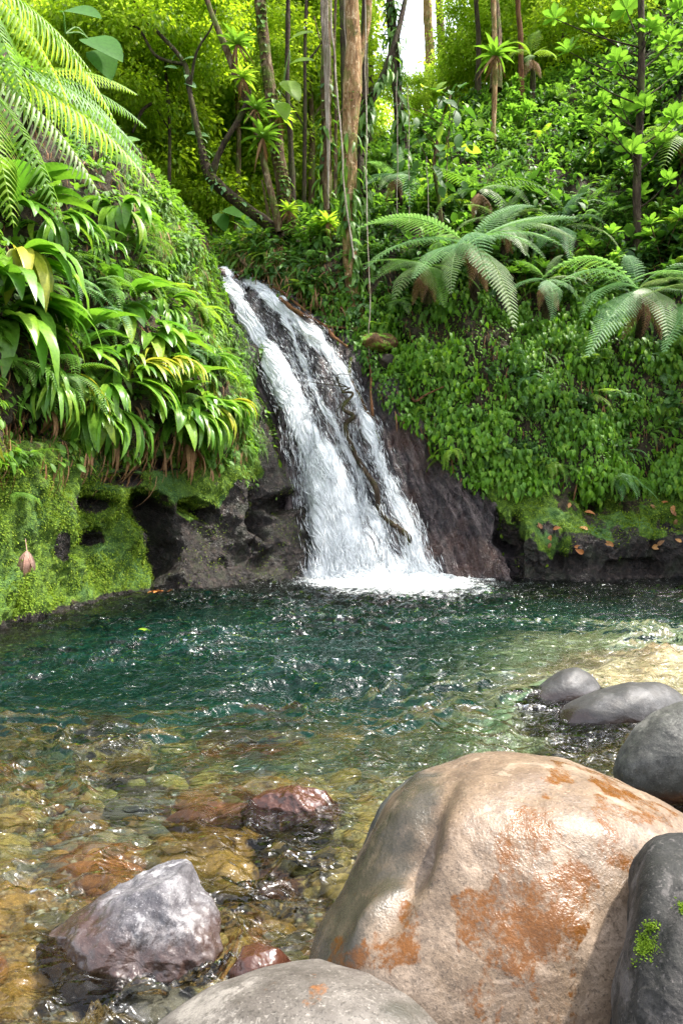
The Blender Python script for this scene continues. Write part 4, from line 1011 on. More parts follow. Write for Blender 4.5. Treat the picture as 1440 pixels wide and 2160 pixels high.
def put_frond(parent, kind, mat, p0, p1, up=(0, 0, 1), width=1.0, roll=0., name='frond'):
    o = link(name, frond_mesh(kind, rnd.randrange(3), mat), parent)
    m = set_axes(o, p0, p1, up, width, roll); inv = Matrix.Translation(Vector(parent.location)).inverted() if parent is not None else Matrix()
    o.matrix_basis = inv @ m
    return o
def fern(px, py, n, L, kind, mat, label, group, only=None, droop=.5, out=.75, name='fern', cat='fern', width=1.0, p=None, nn=None, a0=None, span=200):
    if p is None:
        h = hit(px, py, only)
        if h is None: return None
        p, nn, _ = h
    e = empty(name, p, label, cat, group); az = face(nn) if a0 is None else R(a0)
    for k in range(n):
        a = az + R(span) * ((k + .5) / n - .5) + rnd.uniform(-.2, .2); l = L * rnd.uniform(.75, 1.15); el = R(rnd.uniform(-25, 30)) - droop * .6
        d = A_(math.cos(a) * math.cos(el), math.sin(a) * math.cos(el), math.sin(el)) + nn * (out - .5)
        put_frond(e, kind, mat, p, p + unit(d) * l, (0, 0, 1), width)
    return e
# strap palms -------------------------------------------------------------------
strap = [strapfan_tpl(7, 75, .8, .06, 5, .25, 1), strapfan_tpl(5, 50, .85, .08, 10, .2, 2), strapfan_tpl(10, 95, .8, .036, 5, .3, 3), strapfan_tpl(3, 50, .5, .13, 25, .25, 4)]
strap_m = {}
def strap_leaf(parent, v, mat, p0, d, L, width=1.0):
    key = (v, mat.name)
    if key not in strap_m: strap_m[key] = mesh('strap_leaf', strap[v][0], strap[v][1], mat, smooth=False)
    o = link('leaf', strap_m[key], parent); d = unit(d)
    M = np.eye(4); h = unit(A_(d[0], d[1], d[2] * .75)); M[:3, :3] = rotmats(h[None], A_(0, 0, 1.)[None])[0] @ np.diag([L, L * width, L]); M[:3, 3] = p0 - np.array(parent.location); o.matrix_basis = Matrix(M.tolist()); return o
def strap_palm(px, py, n, L, label, group, v=None, yel=.15, only=None, span=170, width=1.0, lift=.15, dead=0):
    h = hit(px, py, only)
    if h is None: return None
    p, nn, _ = h; e = empty('strap_palm', p, label, 'plant', group); az = face(nn); hn = unit(A_(math.cos(az), math.sin(az), 0))
    for k in range(n):
        a = az + R(span) * ((k + .5) / n - .5) + rnd.uniform(-.15, .15); q = p + A_(0, 0, rnd.uniform(-.35, .35) * L * .5) + hn * .08
        d = A_(math.cos(a), math.sin(a), rnd.uniform(-1.5, .7))
        strap_leaf(e, rnd.randrange(3) if v is None else v, G5y if rnd.random() < yel else G5, q, d, L * rnd.uniform(.75, 1.15), width)
    for k in range(dead):
        a = az + rnd.uniform(-.8, .8); o = strap_leaf(e, 1, G_dry, p + A_(0, 0, -.35 * L), A_(math.cos(a), math.sin(a), -1.5), L * .8, .55); o.name = 'dead_leaf'
    return e
# ================================================================ planting: left bank
LB = ['mossy_bank_terrain']; HS = ['hillside_terrain']
sp = [ # px, py, leaves, length, variant, yellow, dead, label
 (20, 560, 7, 1.55, 1, .05, 0, 'big strap palm with long drooping blades below the overhanging ferns', None),
 (-20, 640, 7, 1.6, 1, .0, 0, 'strap palm with spotted hanging blades at the outer edge of the bank', None),
 (-30, 830, 8, 1.45, 2, .6, 0, 'strap palm with yellow tipped narrow blades hanging over green moss', None),
 (10, 430, 5, 1.2, 3, .0, 0, 'strap palm with smooth arching leaves high at the outer edge of the bank', None),
 (95, 800, 6, .9, 2, .3, 2, 'half withered strap palm with brown dry blades above bright moss', None),
 (255, 620, 5, 1.0, 3, .05, 0, 'broad pleated palm with upright rounded leaves midway up the bank', None),
 (310, 690, 6, .95, 3, .0, 0, 'broad leaved palm with pale shiny oval leaf nearest the waterfall', None),
 (225, 830, 7, 1.3, 0, .1, 1, 'strap palm with long wet blades hanging lowest over the mossy hollow', None),
 (180, 880, 5, .9, 0, .0, 1, 'small strap palm left of the lowest hanging one over dark roots', None),
 (265, 790, 6, 1.1, 0, .15, 1, 'strap palm with yellowing tips just above the mossy hollow', None),
 (390, 880, 9, 1.25, 0, .05, 2, 'lush strap palm above a bundle of dead brown leaves', None),
 (440, 860, 6, 1.1, 1, .1, 0, 'strap palm with fine fanned blades closest to the cascade rock', None),
 (330, 770, 6, .95, 2, .35, 0, 'strap palm with split pale blades amid the bank vegetation', None),
 (410, 770, 6, .95, 2, .2, 0, 'strap palm with narrow glossy blades beside the mossy ridge', None),
 (250, 450, 5, 1.1, 1, .0, 0, 'strap palm hanging from the upper bank below the long fern fronds', None),
 (205, 540, 5, .8, 2, .4, 0, 'small strap palm with pale fan on the upper bank', None),
 (150, 720, 6, .95, 3, .2, 0, 'strap palm with yellow centred fan left of the sword ferns', None),
 (340, 640, 5, .8, 0, .1, 0, 'small strap palm among ferns at the side of the grassy ridge', None),
 (440, 720, 5, .7, 2, .1, 0, 'little strap palm on the ridge facing the upper waterfall', None),
 (100, 470, 5, 1.0, 0, .1, 0, 'strap palm in the shade under the long arching fronds', None),
 (470, 850, 5, .8, 1, .1, 0, 'little strap palm perched right at the waterfall edge of the bank', None),
 (345, 840, 6, 1.0, 3, .1, 0, 'strap palm with ragged green and yellow blades by the lush low one', None),
]
for (x, y, n_, L, v, ye, dd, lb, g) in sp: strap_palm(x, y, n_, L, lb, 'strap palms hanging from the mossy bank', v, ye, LB, dead=dd)
fe = [
 (185, 480, 6, 1.0, 'comb', G3), (60, 620, 6, .9, 'sword', G3), (150, 600, 7, 1.0, 'sword', G4), (215, 650, 7, .95, 'sword', G4), (170, 690, 6, .9, 'sword', G4),
 (130, 790, 6, 1.1, 'sword', G3), (275, 740, 5, .8, 'soft', G3), (370, 620, 6, .9, 'soft', G8), (350, 740, 6, .8, 'comb', G8), (300, 500, 6, .9, 'soft', G3),
 (240, 570, 6, .8, 'comb', G3), (120, 540, 6, .9, 'comb', G3), (420, 650, 5, .8, 'sword', G8), (395, 830, 5, .7, 'comb', G3), (60, 710, 5, .9, 'sword', G3),
 (280, 560, 5, .8, 'sword', G3), (460, 780, 5, .6, 'sword', G8), (495, 860, 5, .55, 'comb', G8), (510, 940, 5, .5, 'comb', G3), (320, 860, 5, .7, 'soft', G3), (200, 770, 5, .7, 'comb', G3), (30, 760, 5, .8, 'comb', G3),
 (60, 960, 4, .5, 'soft', G3), (130, 900, 5, .6, 'soft', G3), (40, 1040, 4, .4, 'soft', G3), (230, 1000, 4, .35, 'soft', G3), (300, 590, 6, .7, 'soft', G8), (350, 560, 6, .6, 'sword', G8)]
for (x, y, n_, L, k, m) in fe:
    zone = ('low on the bright mossy face' if y > 880 else 'on the upper bank below the arching fronds' if y < 600 else 'near the waterfall side of the bank' if x > 330 else 'between the hanging strap palms')
    fern(x, y, n_, L, k, m, {'comb': 'green comb leaved fern ', 'sword': 'ladder leaved sword fern ', 'soft': 'soft feathery fern '}[k] + zone, {'comb': 'comb ferns ', 'sword': 'sword ferns ', 'soft': 'feathery ferns '}[k] + zone, LB, droop=.9, width=1.15, span=150)

# the huge fronds sweeping in from the upper left
def big_frond_plant(label, p0, ends, kind, mat, up=(0, 0, 1.), width=1.0):
    e = empty('tree_fern', p0, label, 'tree fern', 'great ferns overhanging the bank')
    qx, qy = proj(p0); hb = hit(float(qx), float(qy) + 170, ['mossy_bank_terrain']); b0 = hb[0] - hb[1] * .3 if hb else p0 + A_(0, 1.5, -1.6)
    cr, cf = tube(spline([b0, (b0 + p0) / 2 + A_(0, .1, -.15), p0], 12), np.linspace(.12, .09, 12), 9, .3, 5)
    link('trunk', mesh('trunk', cr - p0, cf, M_bark_dark), e)
    for q in ends: put_frond(e, kind if len(q) < 5 else q[4], mat if len(q) < 4 else q[3], p0, W(*q[:3]), up, width, name='frond')
    return e
big_frond_plant('great fern whose long bright fronds sweep down across the bank', W(-110, 110, 8.8), [(345, 428, 10.2, G8), (215, 425, 9.4, G4d), (130, 470, 8.9, G3), (300, 330, 11, G3), (30, 480, 8.3, G8)], 'great', G8, (.2, -.5, .9), 1.1)
big_frond_plant('topmost great fern with sunlit yellow green fronds', W(-120, -90, 8.4), [(195, 155, 9.4, G8), (145, 225, 8.8, G8), (245, 262, 9.8, G8), (60, 250, 8.2, G3)], 'great', G8, (.2, -.5, .9), 1.1)
big_frond_plant('great fern with slender fronds behind the topmost one', W(60, 150, 12.6), [(270, 310, 13.2, G3), (310, 270, 13.8, G3), (300, 360, 13, G4), (290, 200, 14, G8), (180, 340, 12, G4)], 'great', G3, (.2, -.4, 1.), 1.2)
# large-leaved vine leaves high on the left
def big_leaves(name, label, cat, spots, mat, group=None):
    """aroid: stems and heart leaves, each leaf a part. spots: px,py,Y,size,dirx,dirz"""
    p0 = W(*spots[0][:3]) + A_(0, .15, -.2); e = empty(name, p0, label, cat, group)
    lm = scatter(name + '_leaf', ovate(.36, .35, 7, .05, .62), np.zeros((1, 3)), np.eye(3)[None], np.ones(1), mat)
    for (x, y, Y, s_, dx, dz) in spots:
        q = W(x, y, Y); v, f = tube(spline([p0 * 0, (q - p0) * .5 + A_(0, 0, .12), q - p0], 8), .012, 5); sk_ = link('stalk', mesh('stalk', v, f, G3), e); o = link('leaf', lm, sk_); d = unit(A_(dx, -.5, dz)); M = np.eye(4); M[:3, :3] = rotmats(d[None], A_(.1, -.8, .8)[None])[0] * s_; M[:3, 3] = q - p0; o.matrix_basis = Matrix(M.tolist())
    return e
big_leaves('aroid_plant', 'dark heart shaped leaves jutting from the top of the bank', 'plant', [(130, 25, 10, .7, 1, -.2), (185, 80, 10.5, .75, 1, -.6), (205, 105, 10.6, .6, .6, -1)], G_ar)
big_leaves('aroid_plant', 'round pleated leaf showing above the ridge below long fronds', 'plant', [(215, 320, 14.6, .9, 1, .3), (240, 330, 14.6, .8, .8, -.3)], G5)
big_leaves('aroid_plant', 'three pale green backlit leaves climbing a trunk', 'plant', [(610, 85, 21.6, .8, 1, .3), (612, 135, 21.6, .8, 1, .1), (600, 170, 21.6, .9, .7, -.9), (590, 215, 21.6, .7, .4, -1)], G8)
big_leaves('aroid_plant', 'glossy variegated looking leaves beside the leaning tree foot', 'plant', [(475, 440, 25, 1.1, 1, -.4), (500, 455, 25, 1.0, 1, -.7), (460, 450, 25, .8, .5, -1)], G_ar)
big_leaves('aroid_plant', 'bluish leaves growing on the fork of the leaning tree', 'plant', [(385, 128, 21.8, .45, 1, .2), (375, 145, 21.8, .4, -1, .1), (392, 175, 21.8, .45, .8, -.4), (410, 285, 21.8, .5, 1, -.1), (425, 285, 21.8, .45, -1, .1)], G4)

# ================================================================ trees
def trunk_mesh(path, rads, m=60, seg=14, rough=.14, seed=0):
    P = spline([W(*p) for p in path], m); r = np.interp(np.linspace(0, 1, m), np.linspace(0, 1, len(rads)), rads)
    return tube(P, r * P[:, 1] / F, seg, rough, seed)
def local_mesh(name, v, f, org, mat): return mesh(name, v - np.array(org), f, mat)
def crown_mesh(name, seed, rx, rz, N, tpl, size, mat, clumps=26, cs=.42, flat=.7):
    r = np.random.default_rng(seed); C = rdir(clumps, r) * r.uniform(.35, 1, clumps)[:, None] ** .5 * A_(rx, rx, rz)
    k = r.integers(0, clumps, N); P = C[k] + r.normal(0, cs, (N, 3)) * A_(1, 1, flat)
    f = unit(P - C[k]) * .7 + rdir(N, r) * .6 + A_(0, 0, -.35); u = A_(0, 0, 1.) + .5 * rdir(N, r)
    return scatter(name, tpl, P, rotmats(f, u), r.uniform(size[0], size[1], N), mat)
crowns = [crown_mesh('crown', 200, 2.6, 2.2, 4600, T_mid, (.14, .32), G1), crown_mesh('crown', 201, 2.4, 2.8, 4600, T_mid, (.14, .32), G1b), crown_mesh('crown', 202, 2.8, 2.0, 4600, T_mid, (.16, .34), G1b, 34, .4),
          crown_mesh('crown', 203, 2.3, 2.5, 4200, T_mid, (.14, .30), G1, 30, .45)]
crown_far = crown_mesh('crown', 205, 4.2, 4.6, 8500, T_small, (.28, .5), G1b, 40, .8)

def tree(label, path, rads, mat, branches=(), crown=None, group=None, seed=0, name='tree', rough=.2, climb=()):
    p0 = W(*path[0]); e = empty(name, p0, label, 'tree', group); v, f = trunk_mesh(path, rads, seed=seed, rough=rough)
    link('trunk', local_mesh('trunk', v, f, p0, mat), e)
    for bp, br in branches:
        v, f = trunk_mesh(bp, br, 36, 9, rough, seed + 1); link('branch', local_mesh('branch', v, f, p0, mat), e)
    if climb:
        Pm = spline([W(*q) for q in path], 60); rm = np.interp(np.linspace(0, 1, 60), np.linspace(0, 1, len(rads)), rads) * Pm[:, 1] / F; r_ = np.random.default_rng(seed + 50)
        for nm_, tp_, N_, sz_, m_, lo, hi in climb:
            k = (lo + (hi - lo) * r_.random(N_) ** 1.2) * 59; ki = k.astype(int); a = r_.uniform(0, 6.3, N_); o_ = np.stack([np.cos(a), -np.abs(np.sin(a)), 0 * a], 1)
            sel = vnoise(np.stack([k / 5., np.cos(a) * 1.5, 0 * a], 1), seed) > -.1; P_ = (Pm[ki] + o_ * rm[ki, None])[sel]; o_ = o_[sel]; nn_ = len(P_)
            link(nm_, scatter(nm_, tp_, P_ - p0, rotmats(o_ + rdir(nn_, r_) * .5 + A_(0, 0, -.9), o_ + A_(0, 0, .6)), r_.uniform(sz_[0], sz_[1], nn_), m_), e)
    if crown:
        for (x, y, Y, s_, k) in crown:
            o = link('crown', crowns[k], e); o.location = W(x, y, Y) - p0; o.scale = (s_, s_, s_); o.rotation_euler = (0, 0, rnd.uniform(0, 6.3))
    return e
tree('dark forked tree leaning far over the top of the waterfall', [(590, 505, 21.9), (570, 478, 21.8), (520, 440, 21.6), (470, 400, 21.5), (440, 365, 21.5), (425, 310, 21.5), (412, 250, 21.6), (400, 190, 21.7), (390, 135, 21.8), (345, 80, 22), (310, 45, 22.2), (285, 5, 22.4), (270, -40, 22.6)], [15, 13, 12, 12, 11, 8, 6, 5.5, 5, 4, 3, 2, 1.5], M_bark_dark,
     [([(447, 368, 21.5), (462, 325, 21.4), (480, 290, 21.3), (505, 250, 21.3), (520, 215, 21.2), (528, 190, 21.2)], [8, 7, 6, 6, 4, 3]), ([(391, 136, 21.8), (330, 118, 22), (290, 58, 22.2), (250, 66, 22.3)], [4, 3, 2.5, 1]), ([(402, 180, 21.7), (415, 110, 21.5), (445, 60, 21.4), (455, 20, 21.3)], [3, 2.5, 2, 1.5]), ([(280, 280, 23), (300, 235, 23), (320, 218, 23)], [2, 4, 3])],
     [(330, 10, 23, .75, 0), (430, 60, 23.5, .6, 3), (300, 170, 23.6, .55, 0)], seed=1, climb=[('moss', T_small, 900, (.04, .1), G7, .05, .5), ('climbing_leaves', T_mid, 60, (.12, .3), G4, .1, .8)])
tree('mossy trunk with dark lower bark rising beside the leaning tree', [(612, 500, 22.2), (604, 450, 22.2), (598, 400, 22.2), (588, 340, 22.2), (580, 260, 22.2), (568, 180, 22.2), (556, 80, 22.2), (548, 0, 22.2), (540, -140, 22.2), (530, -320, 22.4)], [20, 16, 14, 14, 14, 13, 12, 12, 11, 10], M_bark_mid, seed=2, climb=[('moss', T_small, 1600, (.05, .11), G7, .0, .9), ('climbing_leaves', T_mid, 120, (.12, .3), G3, .0, .8)])
tree('slender brown stem hung with spiky bromeliads', [(590, 490, 21.6), (575, 420, 21.5), (560, 360, 21.5), (548, 300, 21.5), (535, 245, 21.4), (505, 180, 21.3), (480, 110, 21.2), (455, 50, 21.2), (430, -20, 21.2)], [8, 7.5, 7, 6.5, 6, 7, 7, 6, 5], M_bark_mid, [([(570, 478, 21.9), (562, 430, 22), (552, 380, 22)], [4, 3, 2])], seed=3)
tree('thin dark straight pole tree between the trunks', [(617, 440, 23.5), (613, 300, 23.5), (606, 180, 23.5), (607, 60, 23.5), (608, -60, 23.5), (610, -300, 23.5)], [8, 6, 5, 5, 4.5, 4], M_bark_dark, seed=4)
tree('thick lichen spotted trunk nearly straight with hanging aerial roots', [(672, 540, 21.4), (684, 490, 21.4), (686, 420, 21.4), (688, 300, 21.4), (688, 150, 21.4), (687, 0, 21.4), (686, -150, 21.4), (684, -380, 21.4)], [21, 15, 13, 12, 11.5, 11, 11, 9], M_bark_mid, seed=5, climb=[('climbing_leaves', T_mid, 260, (.14, .3), G2, .0, .55), ('hanging_fronds', T_lance, 130, (.3, .6), G3, .05, .5), ('moss', T_small, 900, (.04, .09), G7, .0, .7)])
tree('tall pale buff trunk with bare bark right above the waterfall', [(755, 705, 20.4), (748, 640, 20.4), (740, 560, 20.4), (735, 460, 20.4), (736, 380, 20.4), (738, 280, 20.4), (743, 180, 20.4), (745, 90, 20.4), (742, 0, 20.4), (738, -150, 20.4), (735, -380, 20.4)], [24, 18, 15, 15, 16, 17, 20, 16, 14, 13, 12], M_bark_pale, [([(743, 175, 20.4), (762, 110, 20.5), (775, 40, 20.6), (780, -60, 20.7)], [9, 8, 7.5, 7]), ([(728, 700, 20.3), (738, 620, 20.3), (742, 540, 20.4)], [4, 5, 3])], seed=6, rough=.12, climb=[('climbing_leaves', T_mid, 300, (.14, .3), G2, .0, .45), ('hanging_fronds', T_lance, 160, (.3, .6), G3, .15, .5), ('moss', T_small, 600, (.04, .08), G7, .0, .6)])
tree('dark curved trunk hidden behind the pale buff trunk', [(762, 520, 22), (760, 400, 22), (758, 300, 22), (775, 230, 22.1), (800, 180, 22.2), (830, 100, 22.4), (850, 20, 22.6), (870, -80, 22.8)], [12, 11, 10, 9, 8, 7, 5, 4], M_bark_dark, [([(760, 330, 22), (768, 200, 22), (768, 60, 22), (775, -80, 22)], [9, 8, 8, 7])], seed=7, climb=[('hanging_fronds', T_lance, 240, (.3, .7), G3, .05, .8), ('climbing_leaves', T_mid, 260, (.15, .35), G2, .0, .6)])
tree('dark ragged trunk draped with epiphytes behind the hanging vines', [(862, 470, 26), (850, 330, 26), (838, 200, 26), (828, 80, 26), (820, -60, 26)], [13, 12, 11, 10, 8], M_bark_dark, seed=8, climb=[('hanging_fronds', T_lance, 240, (.3, .8), G3, .1, .9), ('climbing_leaves', T_mid, 260, (.15, .35), G2, .0, .9)])
bgt = [ # thin forest trunks: base px,py, top px, Y, radius
 (1040, 275, 1040, 27, 6, 'pale thin trunk topped by a bromeliad on the hillside', M_bark_pale), (1046, 130, 1042, 30, 11, 'broad grey brown trunk high behind the bromeliad stem', M_bark_mid), (1098, 150, 1090, 31, 6, 'reddish straight sapling trunk at the brow of the slope', M_bark_root if False else M_root),
 (1008, 150, 1003, 34, 6, 'slim dark trunk left of the broad grey brown one', M_bark_dark), (905, 200, 900, 40, 11, 'hazy pale trunk standing in the bright sky gap', M_bark_pale), (930, 180, 925, 42, 9, 'second hazy trunk right beside the bright sky gap', M_bark_mid),
 (1180, 140, 1186, 34, 7, 'dark upright trunk in the sunlit wood', M_bark_dark), (1240, 140, 1236, 35, 9, 'dark trunk half hidden by rosette leaves', M_bark_mid), (1335, 150, 1340, 34, 6, 'slim trunk near the brow beyond the rosette tree', M_bark_dark),
 (1400, 80, 1402, 36, 6, 'thin trunk at the far end of the wooded brow', M_bark_mid), (725, 440, 722, 27, 8, 'shadowed trunk between the two main trunks', M_bark_dark), (780, 300, 778, 31, 6, 'narrow trunk in front of the sky gap', M_bark_dark), (322, 330, 314, 33, 7, 'far trunk seen through the leaves of the leaning tree', M_bark_dark), (460, 460, 470, 34, 6, 'far slim trunk low in the green valley', M_bark_mid)]
for i, (x, y, xt, Y, r_, lb, m) in enumerate(bgt):
    tree(lb, [(x, y + 60, Y), (x, y, Y), ((x + xt) / 2 + 3, y / 2, Y), (xt, -20, Y), (xt, -260, Y)], [r_ * 1.3, r_, r_ * .9, r_ * .85, r_ * .7], m, crown=[(xt, -330, Y, .8, i % 4)], seed=20 + i, group='thin trunks of the wood behind the waterfall')
for i, (x, y, xt, Y, r_) in enumerate([(250, 420, 245, 25, 5), (300, 440, 306, 27, 6), (355, 450, 350, 24, 3.5), (500, 440, 492, 27, 5), (640, 440, 646, 26, 4), (655, 430, 650, 29, 6), (535, 430, 530, 30, 5), (420, 430, 424, 30, 5), (206, 300, 200, 24, 5), (705, 430, 708, 25, 3.5)]):
    tree('slim trunk standing in the leafy valley behind the leaning tree', [(x, y + 60, Y), (x + 3, y * .6, Y), (xt - 3, y * .25, Y), (xt, -20, Y), (xt, -160, Y)], [r_ * 1.3, r_, r_ * .9, r_ * .85, r_ * .7], [M_bark_dark, M_bark_mid][i % 2], seed=60 + i, group='slim trunks in the valley',
         branches=[([(xt, y * .3, Y), (xt + 30 * (-1) ** i, y * .3 - 40, Y), (xt + 46 * (-1) ** i, y * .3 - 95, Y)], [r_ * .6, r_ * .45, r_ * .3]), ([(x, y * .6, Y), (x - 28 * (-1) ** i, y * .6 - 45, Y), (x - 52 * (-1) ** i, y * .6 - 75, Y)], [r_ * .5, r_ * .4, r_ * .25])])
# leafy trees filling the valley
random.seed(3)
vt = []
for (x, y, Y, s_) in [(240, 60, 25, .8), (330, 330, 27, .85), (430, 130, 27, .85), (500, 330, 29, .9), (260, 200, 26, .75), (540, 60, 30, 1.), (620, 240, 32, 1.), (650, 60, 30, .9), (380, 430, 27, .6), (470, 240, 31, 1.1), (360, -60, 30, .8),
                      (640, 390, 30, .8), (200, -40, 28, .9), (680, 200, 36, .8), (560, 440, 31, .7), (150, 80, 23, .7), (590, 150, 27, .55), (300, 110, 31, .8),
                      (1010, 90, 36, .6), (1080, 60, 36, .9), (1150, 20, 38, 1.1), (1210, 90, 33, .7), (1290, 30, 36, 1.0), (1370, 90, 33, .8), (1440, 0, 35, 1.), (1000, 190, 38, .8), (1120, 150, 40, .9), (740, 330, 34, .8), (1500, 120, 32, .9), (950, 270, 40, .8)]:
    vt.append((x, y, Y, s_))
vt += [(850, 190, 34, .35)]
for i, (x, y, Y, s_) in enumerate(vt):
    p = W(x, y, Y); z0 = 8.2 if x < 760 else max(8.0, p[2] - 7); e = empty('forest_tree', (p[0], p[1], z0), ('yellow green leafy tree ' if i % 2 else 'green leafy tree ') + ('in the valley behind the waterfall' if x < 760 else 'on the sunlit brow of the slope'), 'tree', ('yellow ' if i % 2 else 'green ') + ('valley trees' if x < 760 else 'brow trees'))
    L_ = p[2] - z0
    v, f = tube(spline([(0, 0, 0), (.2 * math.sin(i), .1, L_ * .4), (0, 0, L_ * .9)], 14), np.linspace(.16, .05, 14), 8, .2, i); link('trunk', mesh('trunk', v, f, M_bark_mid if i % 3 else M_bark_dark), e)
    for k in range(2):
        o = link('crown', crowns[[1, 0, 2, 3][(i + k) % 4]], e); o.location = (rnd.uniform(-1, 1), rnd.uniform(-.6, .6), L_ + (k - .3) * 2.2 * s_); o.scale = (s_ * 1.1, s_, s_); o.rotation_euler = (0, 0, rnd.uniform(0, 6.3))
for i, (x, y, Y, s_) in enumerate([(150, 100, 46, 1.), (420, 200, 50, .9), (560, 60, 50, .7), (640, 180, 52, 1.), (300, 250, 46, .9), (660, 20, 50, .9), (1150, -40, 50, 1.1), (1280, 0, 50, 1.1), (1420, -60, 48, 1.1), (1120, 60, 52, .9), (560, 300, 48, .9), (440, 340, 46, .8), (0, -60, 42, 1.1), (740, 260, 55, .8)]):
    p = W(x, y, Y); e = empty('forest_tree', (p[0], p[1], p[2] - 9), 'distant sunlit tree closing the view behind the wood', 'tree', 'distant trees closing the view')
    v, f = tube(spline([(0, 0, 0), (.3, 0, 4), (0, 0, 8)], 10), np.linspace(.25, .1, 10), 7, .2, i); link('trunk', mesh('trunk', v, f, M_bark_mid), e)
    o = link('crown', crown_far, e); o.location = (0, 0, 9); o.scale = (s_, s_, s_); o.rotation_euler = (0, 0, rnd.uniform(0, 6.3))

# rosette tree on the right with a dark thin trunk
p0 = W(1347, 500, 20.6); e = empty('rosette_tree', p0, 'slim dark tree with bright rosettes of leaves in front of the slope', 'tree')
v, f = trunk_mesh([(1345, 540, 20.6), (1342, 400, 20.6), (1348, 250, 20.6), (1352, 120, 20.6), (1350, -20, 20.6), (1345, -150, 20.6)], [9, 8, 7.5, 7, 6, 4], seed=51); link('trunk', local_mesh('trunk', v, f, p0, M_bark_dark), e)
def rosette_mesh(seed, nl=13, mat=None, tpl=T_obov, s_=1.0):
    r = np.random.default_rng(seed); b = np.arange(nl) * 2.4; el = .15 + .7 * np.arange(nl) / nl
    f = np.stack([np.cos(b) * (1.15 - el), np.sin(b) * (1.15 - el), el], 1); u = np.stack([-np.cos(b) * el, -np.sin(b) * el, 1.2 - el], 1)
    return scatter('rosette', tpl, np.zeros((nl, 3)), rotmats(f, u), r.uniform(.8, 1.1, nl) * s_, mat)
ros = [rosette_mesh(k, 11 + 2 * k, G9) for k in range(3)]
for (x, y, s_) in [(1312, 230, .5), (1240, 265, .38), (1360, 225, .45), (1420, 250, .5), (1330, 320, .5), (1400, 300, .4), (1270, 215, .35), (1300, 130, .4), (1410, 90, .5), (1250, 60, .45), (1200, 110, .45), (1370, 60, .45), (1320, 20, .5), (1430, 150, .4), (1230, 160, .35), (1170, 40, .4), (1350, 415, .5), (1410, 380, .35), (1290, 280, .35), (1430, 20, .45)]:
    q = W(x, y, 20.6 + rnd.uniform(-.9, .9)); c = W(1347, min(y + 60, 480), 20.6)
    v, f = tube(spline([c, (c + q) / 2 + A_(0, 0, -.08), q], 10), np.linspace(.03, .012, 10), 6); bb_ = link('branch', local_mesh('branch', v, f, p0, M_bark_dark), e)
    o = link('rosette', ros[rnd.randrange(3)], bb_); o.location = q - p0; o.scale = (s_,) * 3; o.rotation_euler = (rnd.uniform(-.4, .6), rnd.uniform(-.4, .4), rnd.uniform(0, 6.3))
# broad-leaved small tree at the centre right
p0 = W(930, 470, 21.5); e = empty('broadleaf_tree', p0, 'small tree with large dark oval leaves above the tree ferns', 'tree')
v, f = trunk_mesh([(932, 490, 21.5), (925, 420, 21.5), (915, 350, 21.5), (930, 260, 21.6), (950, 200, 21.7)], [5, 4, 4, 3, 2], seed=52); link('trunk', local_mesh('trunk', v, f, p0, M_bark_mid), e)
bl = scatter('broad_leaf', ovate(.23, .45, 6, .04, .9), np.zeros((1, 3)), np.eye(3)[None], np.ones(1), G2); bl2 = scatter('broad_leaf', ovate(.23, .45, 6, .04, .9), np.zeros((1, 3)), np.eye(3)[None], np.ones(1), G8)
for k in range(64):
    t = k / 64; x = rnd.gauss(925, 42); y = rnd.uniform(170, 400); q = W(x, y, 21.4 + rnd.uniform(-.6, .6)); o = link('leaf', bl2 if rnd.random() < .2 else bl, e); o.location = q - p0
    o.scale = (rnd.uniform(.4, .68),) * 3; o.rotation_euler = (rnd.uniform(-.6, .6), rnd.uniform(.1, 1.1), rnd.uniform(-3.1, .3))
for k in range(9):
    a = W(rnd.choice([925, 918, 940]), rnd.uniform(200, 400), 21.5); b = W(rnd.gauss(925, 42), rnd.uniform(170, 380), 21.5 + rnd.uniform(-.5, .5)); v, f = tube(spline([a, (a + b) / 2 + A_(0, 0, .1), b], 8), np.linspace(.02, .008, 8), 5); link('branch', local_mesh('branch', v, f, p0, M_bark_mid), e)

# bromeliads
brom = [rosette_mesh(60 + k, 22, m, T_lance, 1.0) for k, m in enumerate((G8, G3))]
for (x, y, Y, s_, lb) in [(540, 232, 21.2, .55, 'spiky bromeliad perched high on the slender brown stem'), (555, 292, 21.2, .7, 'large spiky bromeliad halfway up the slender brown stem'), (592, 248, 21.9, .5, 'spiky bromeliad on the mossy trunk'), (1044, 118, 26.5, .8, 'bright bromeliad crowning the pale thin trunk'),
                          (500, 95, 21.0, .6, 'bromeliad clinging to the top of the slender brown stem'), (512, 165, 21.0, .5, 'withering bromeliad below the highest one'), (690, 470, 20.9, .5, 'tufted plant at the foot of the lichen spotted trunk'), (608, 445, 21.6, .45, 'pale striped tuft at the foot of the mossy trunk')]:
    q = W(x, y, Y); e = empty('bromeliad', q, lb, 'plant', 'bromeliads perched on the trunks'); o = link('rosette', brom[int(s_ > .52)], e); o.scale = (s_,) * 3
    d = scatter('dead_leaves', T_strap, np.tile(A_(0, 0, .02), (7, 1)), rotmats(rng.normal(0, .35, (7, 3)) + A_(0, -.3, -1.), np.tile(A_(0, -1., 0), (7, 1))), rng.uniform(.5, 1.0, 7) * s_ * 1.2, G_dry); link('dead_leaves', d, e)

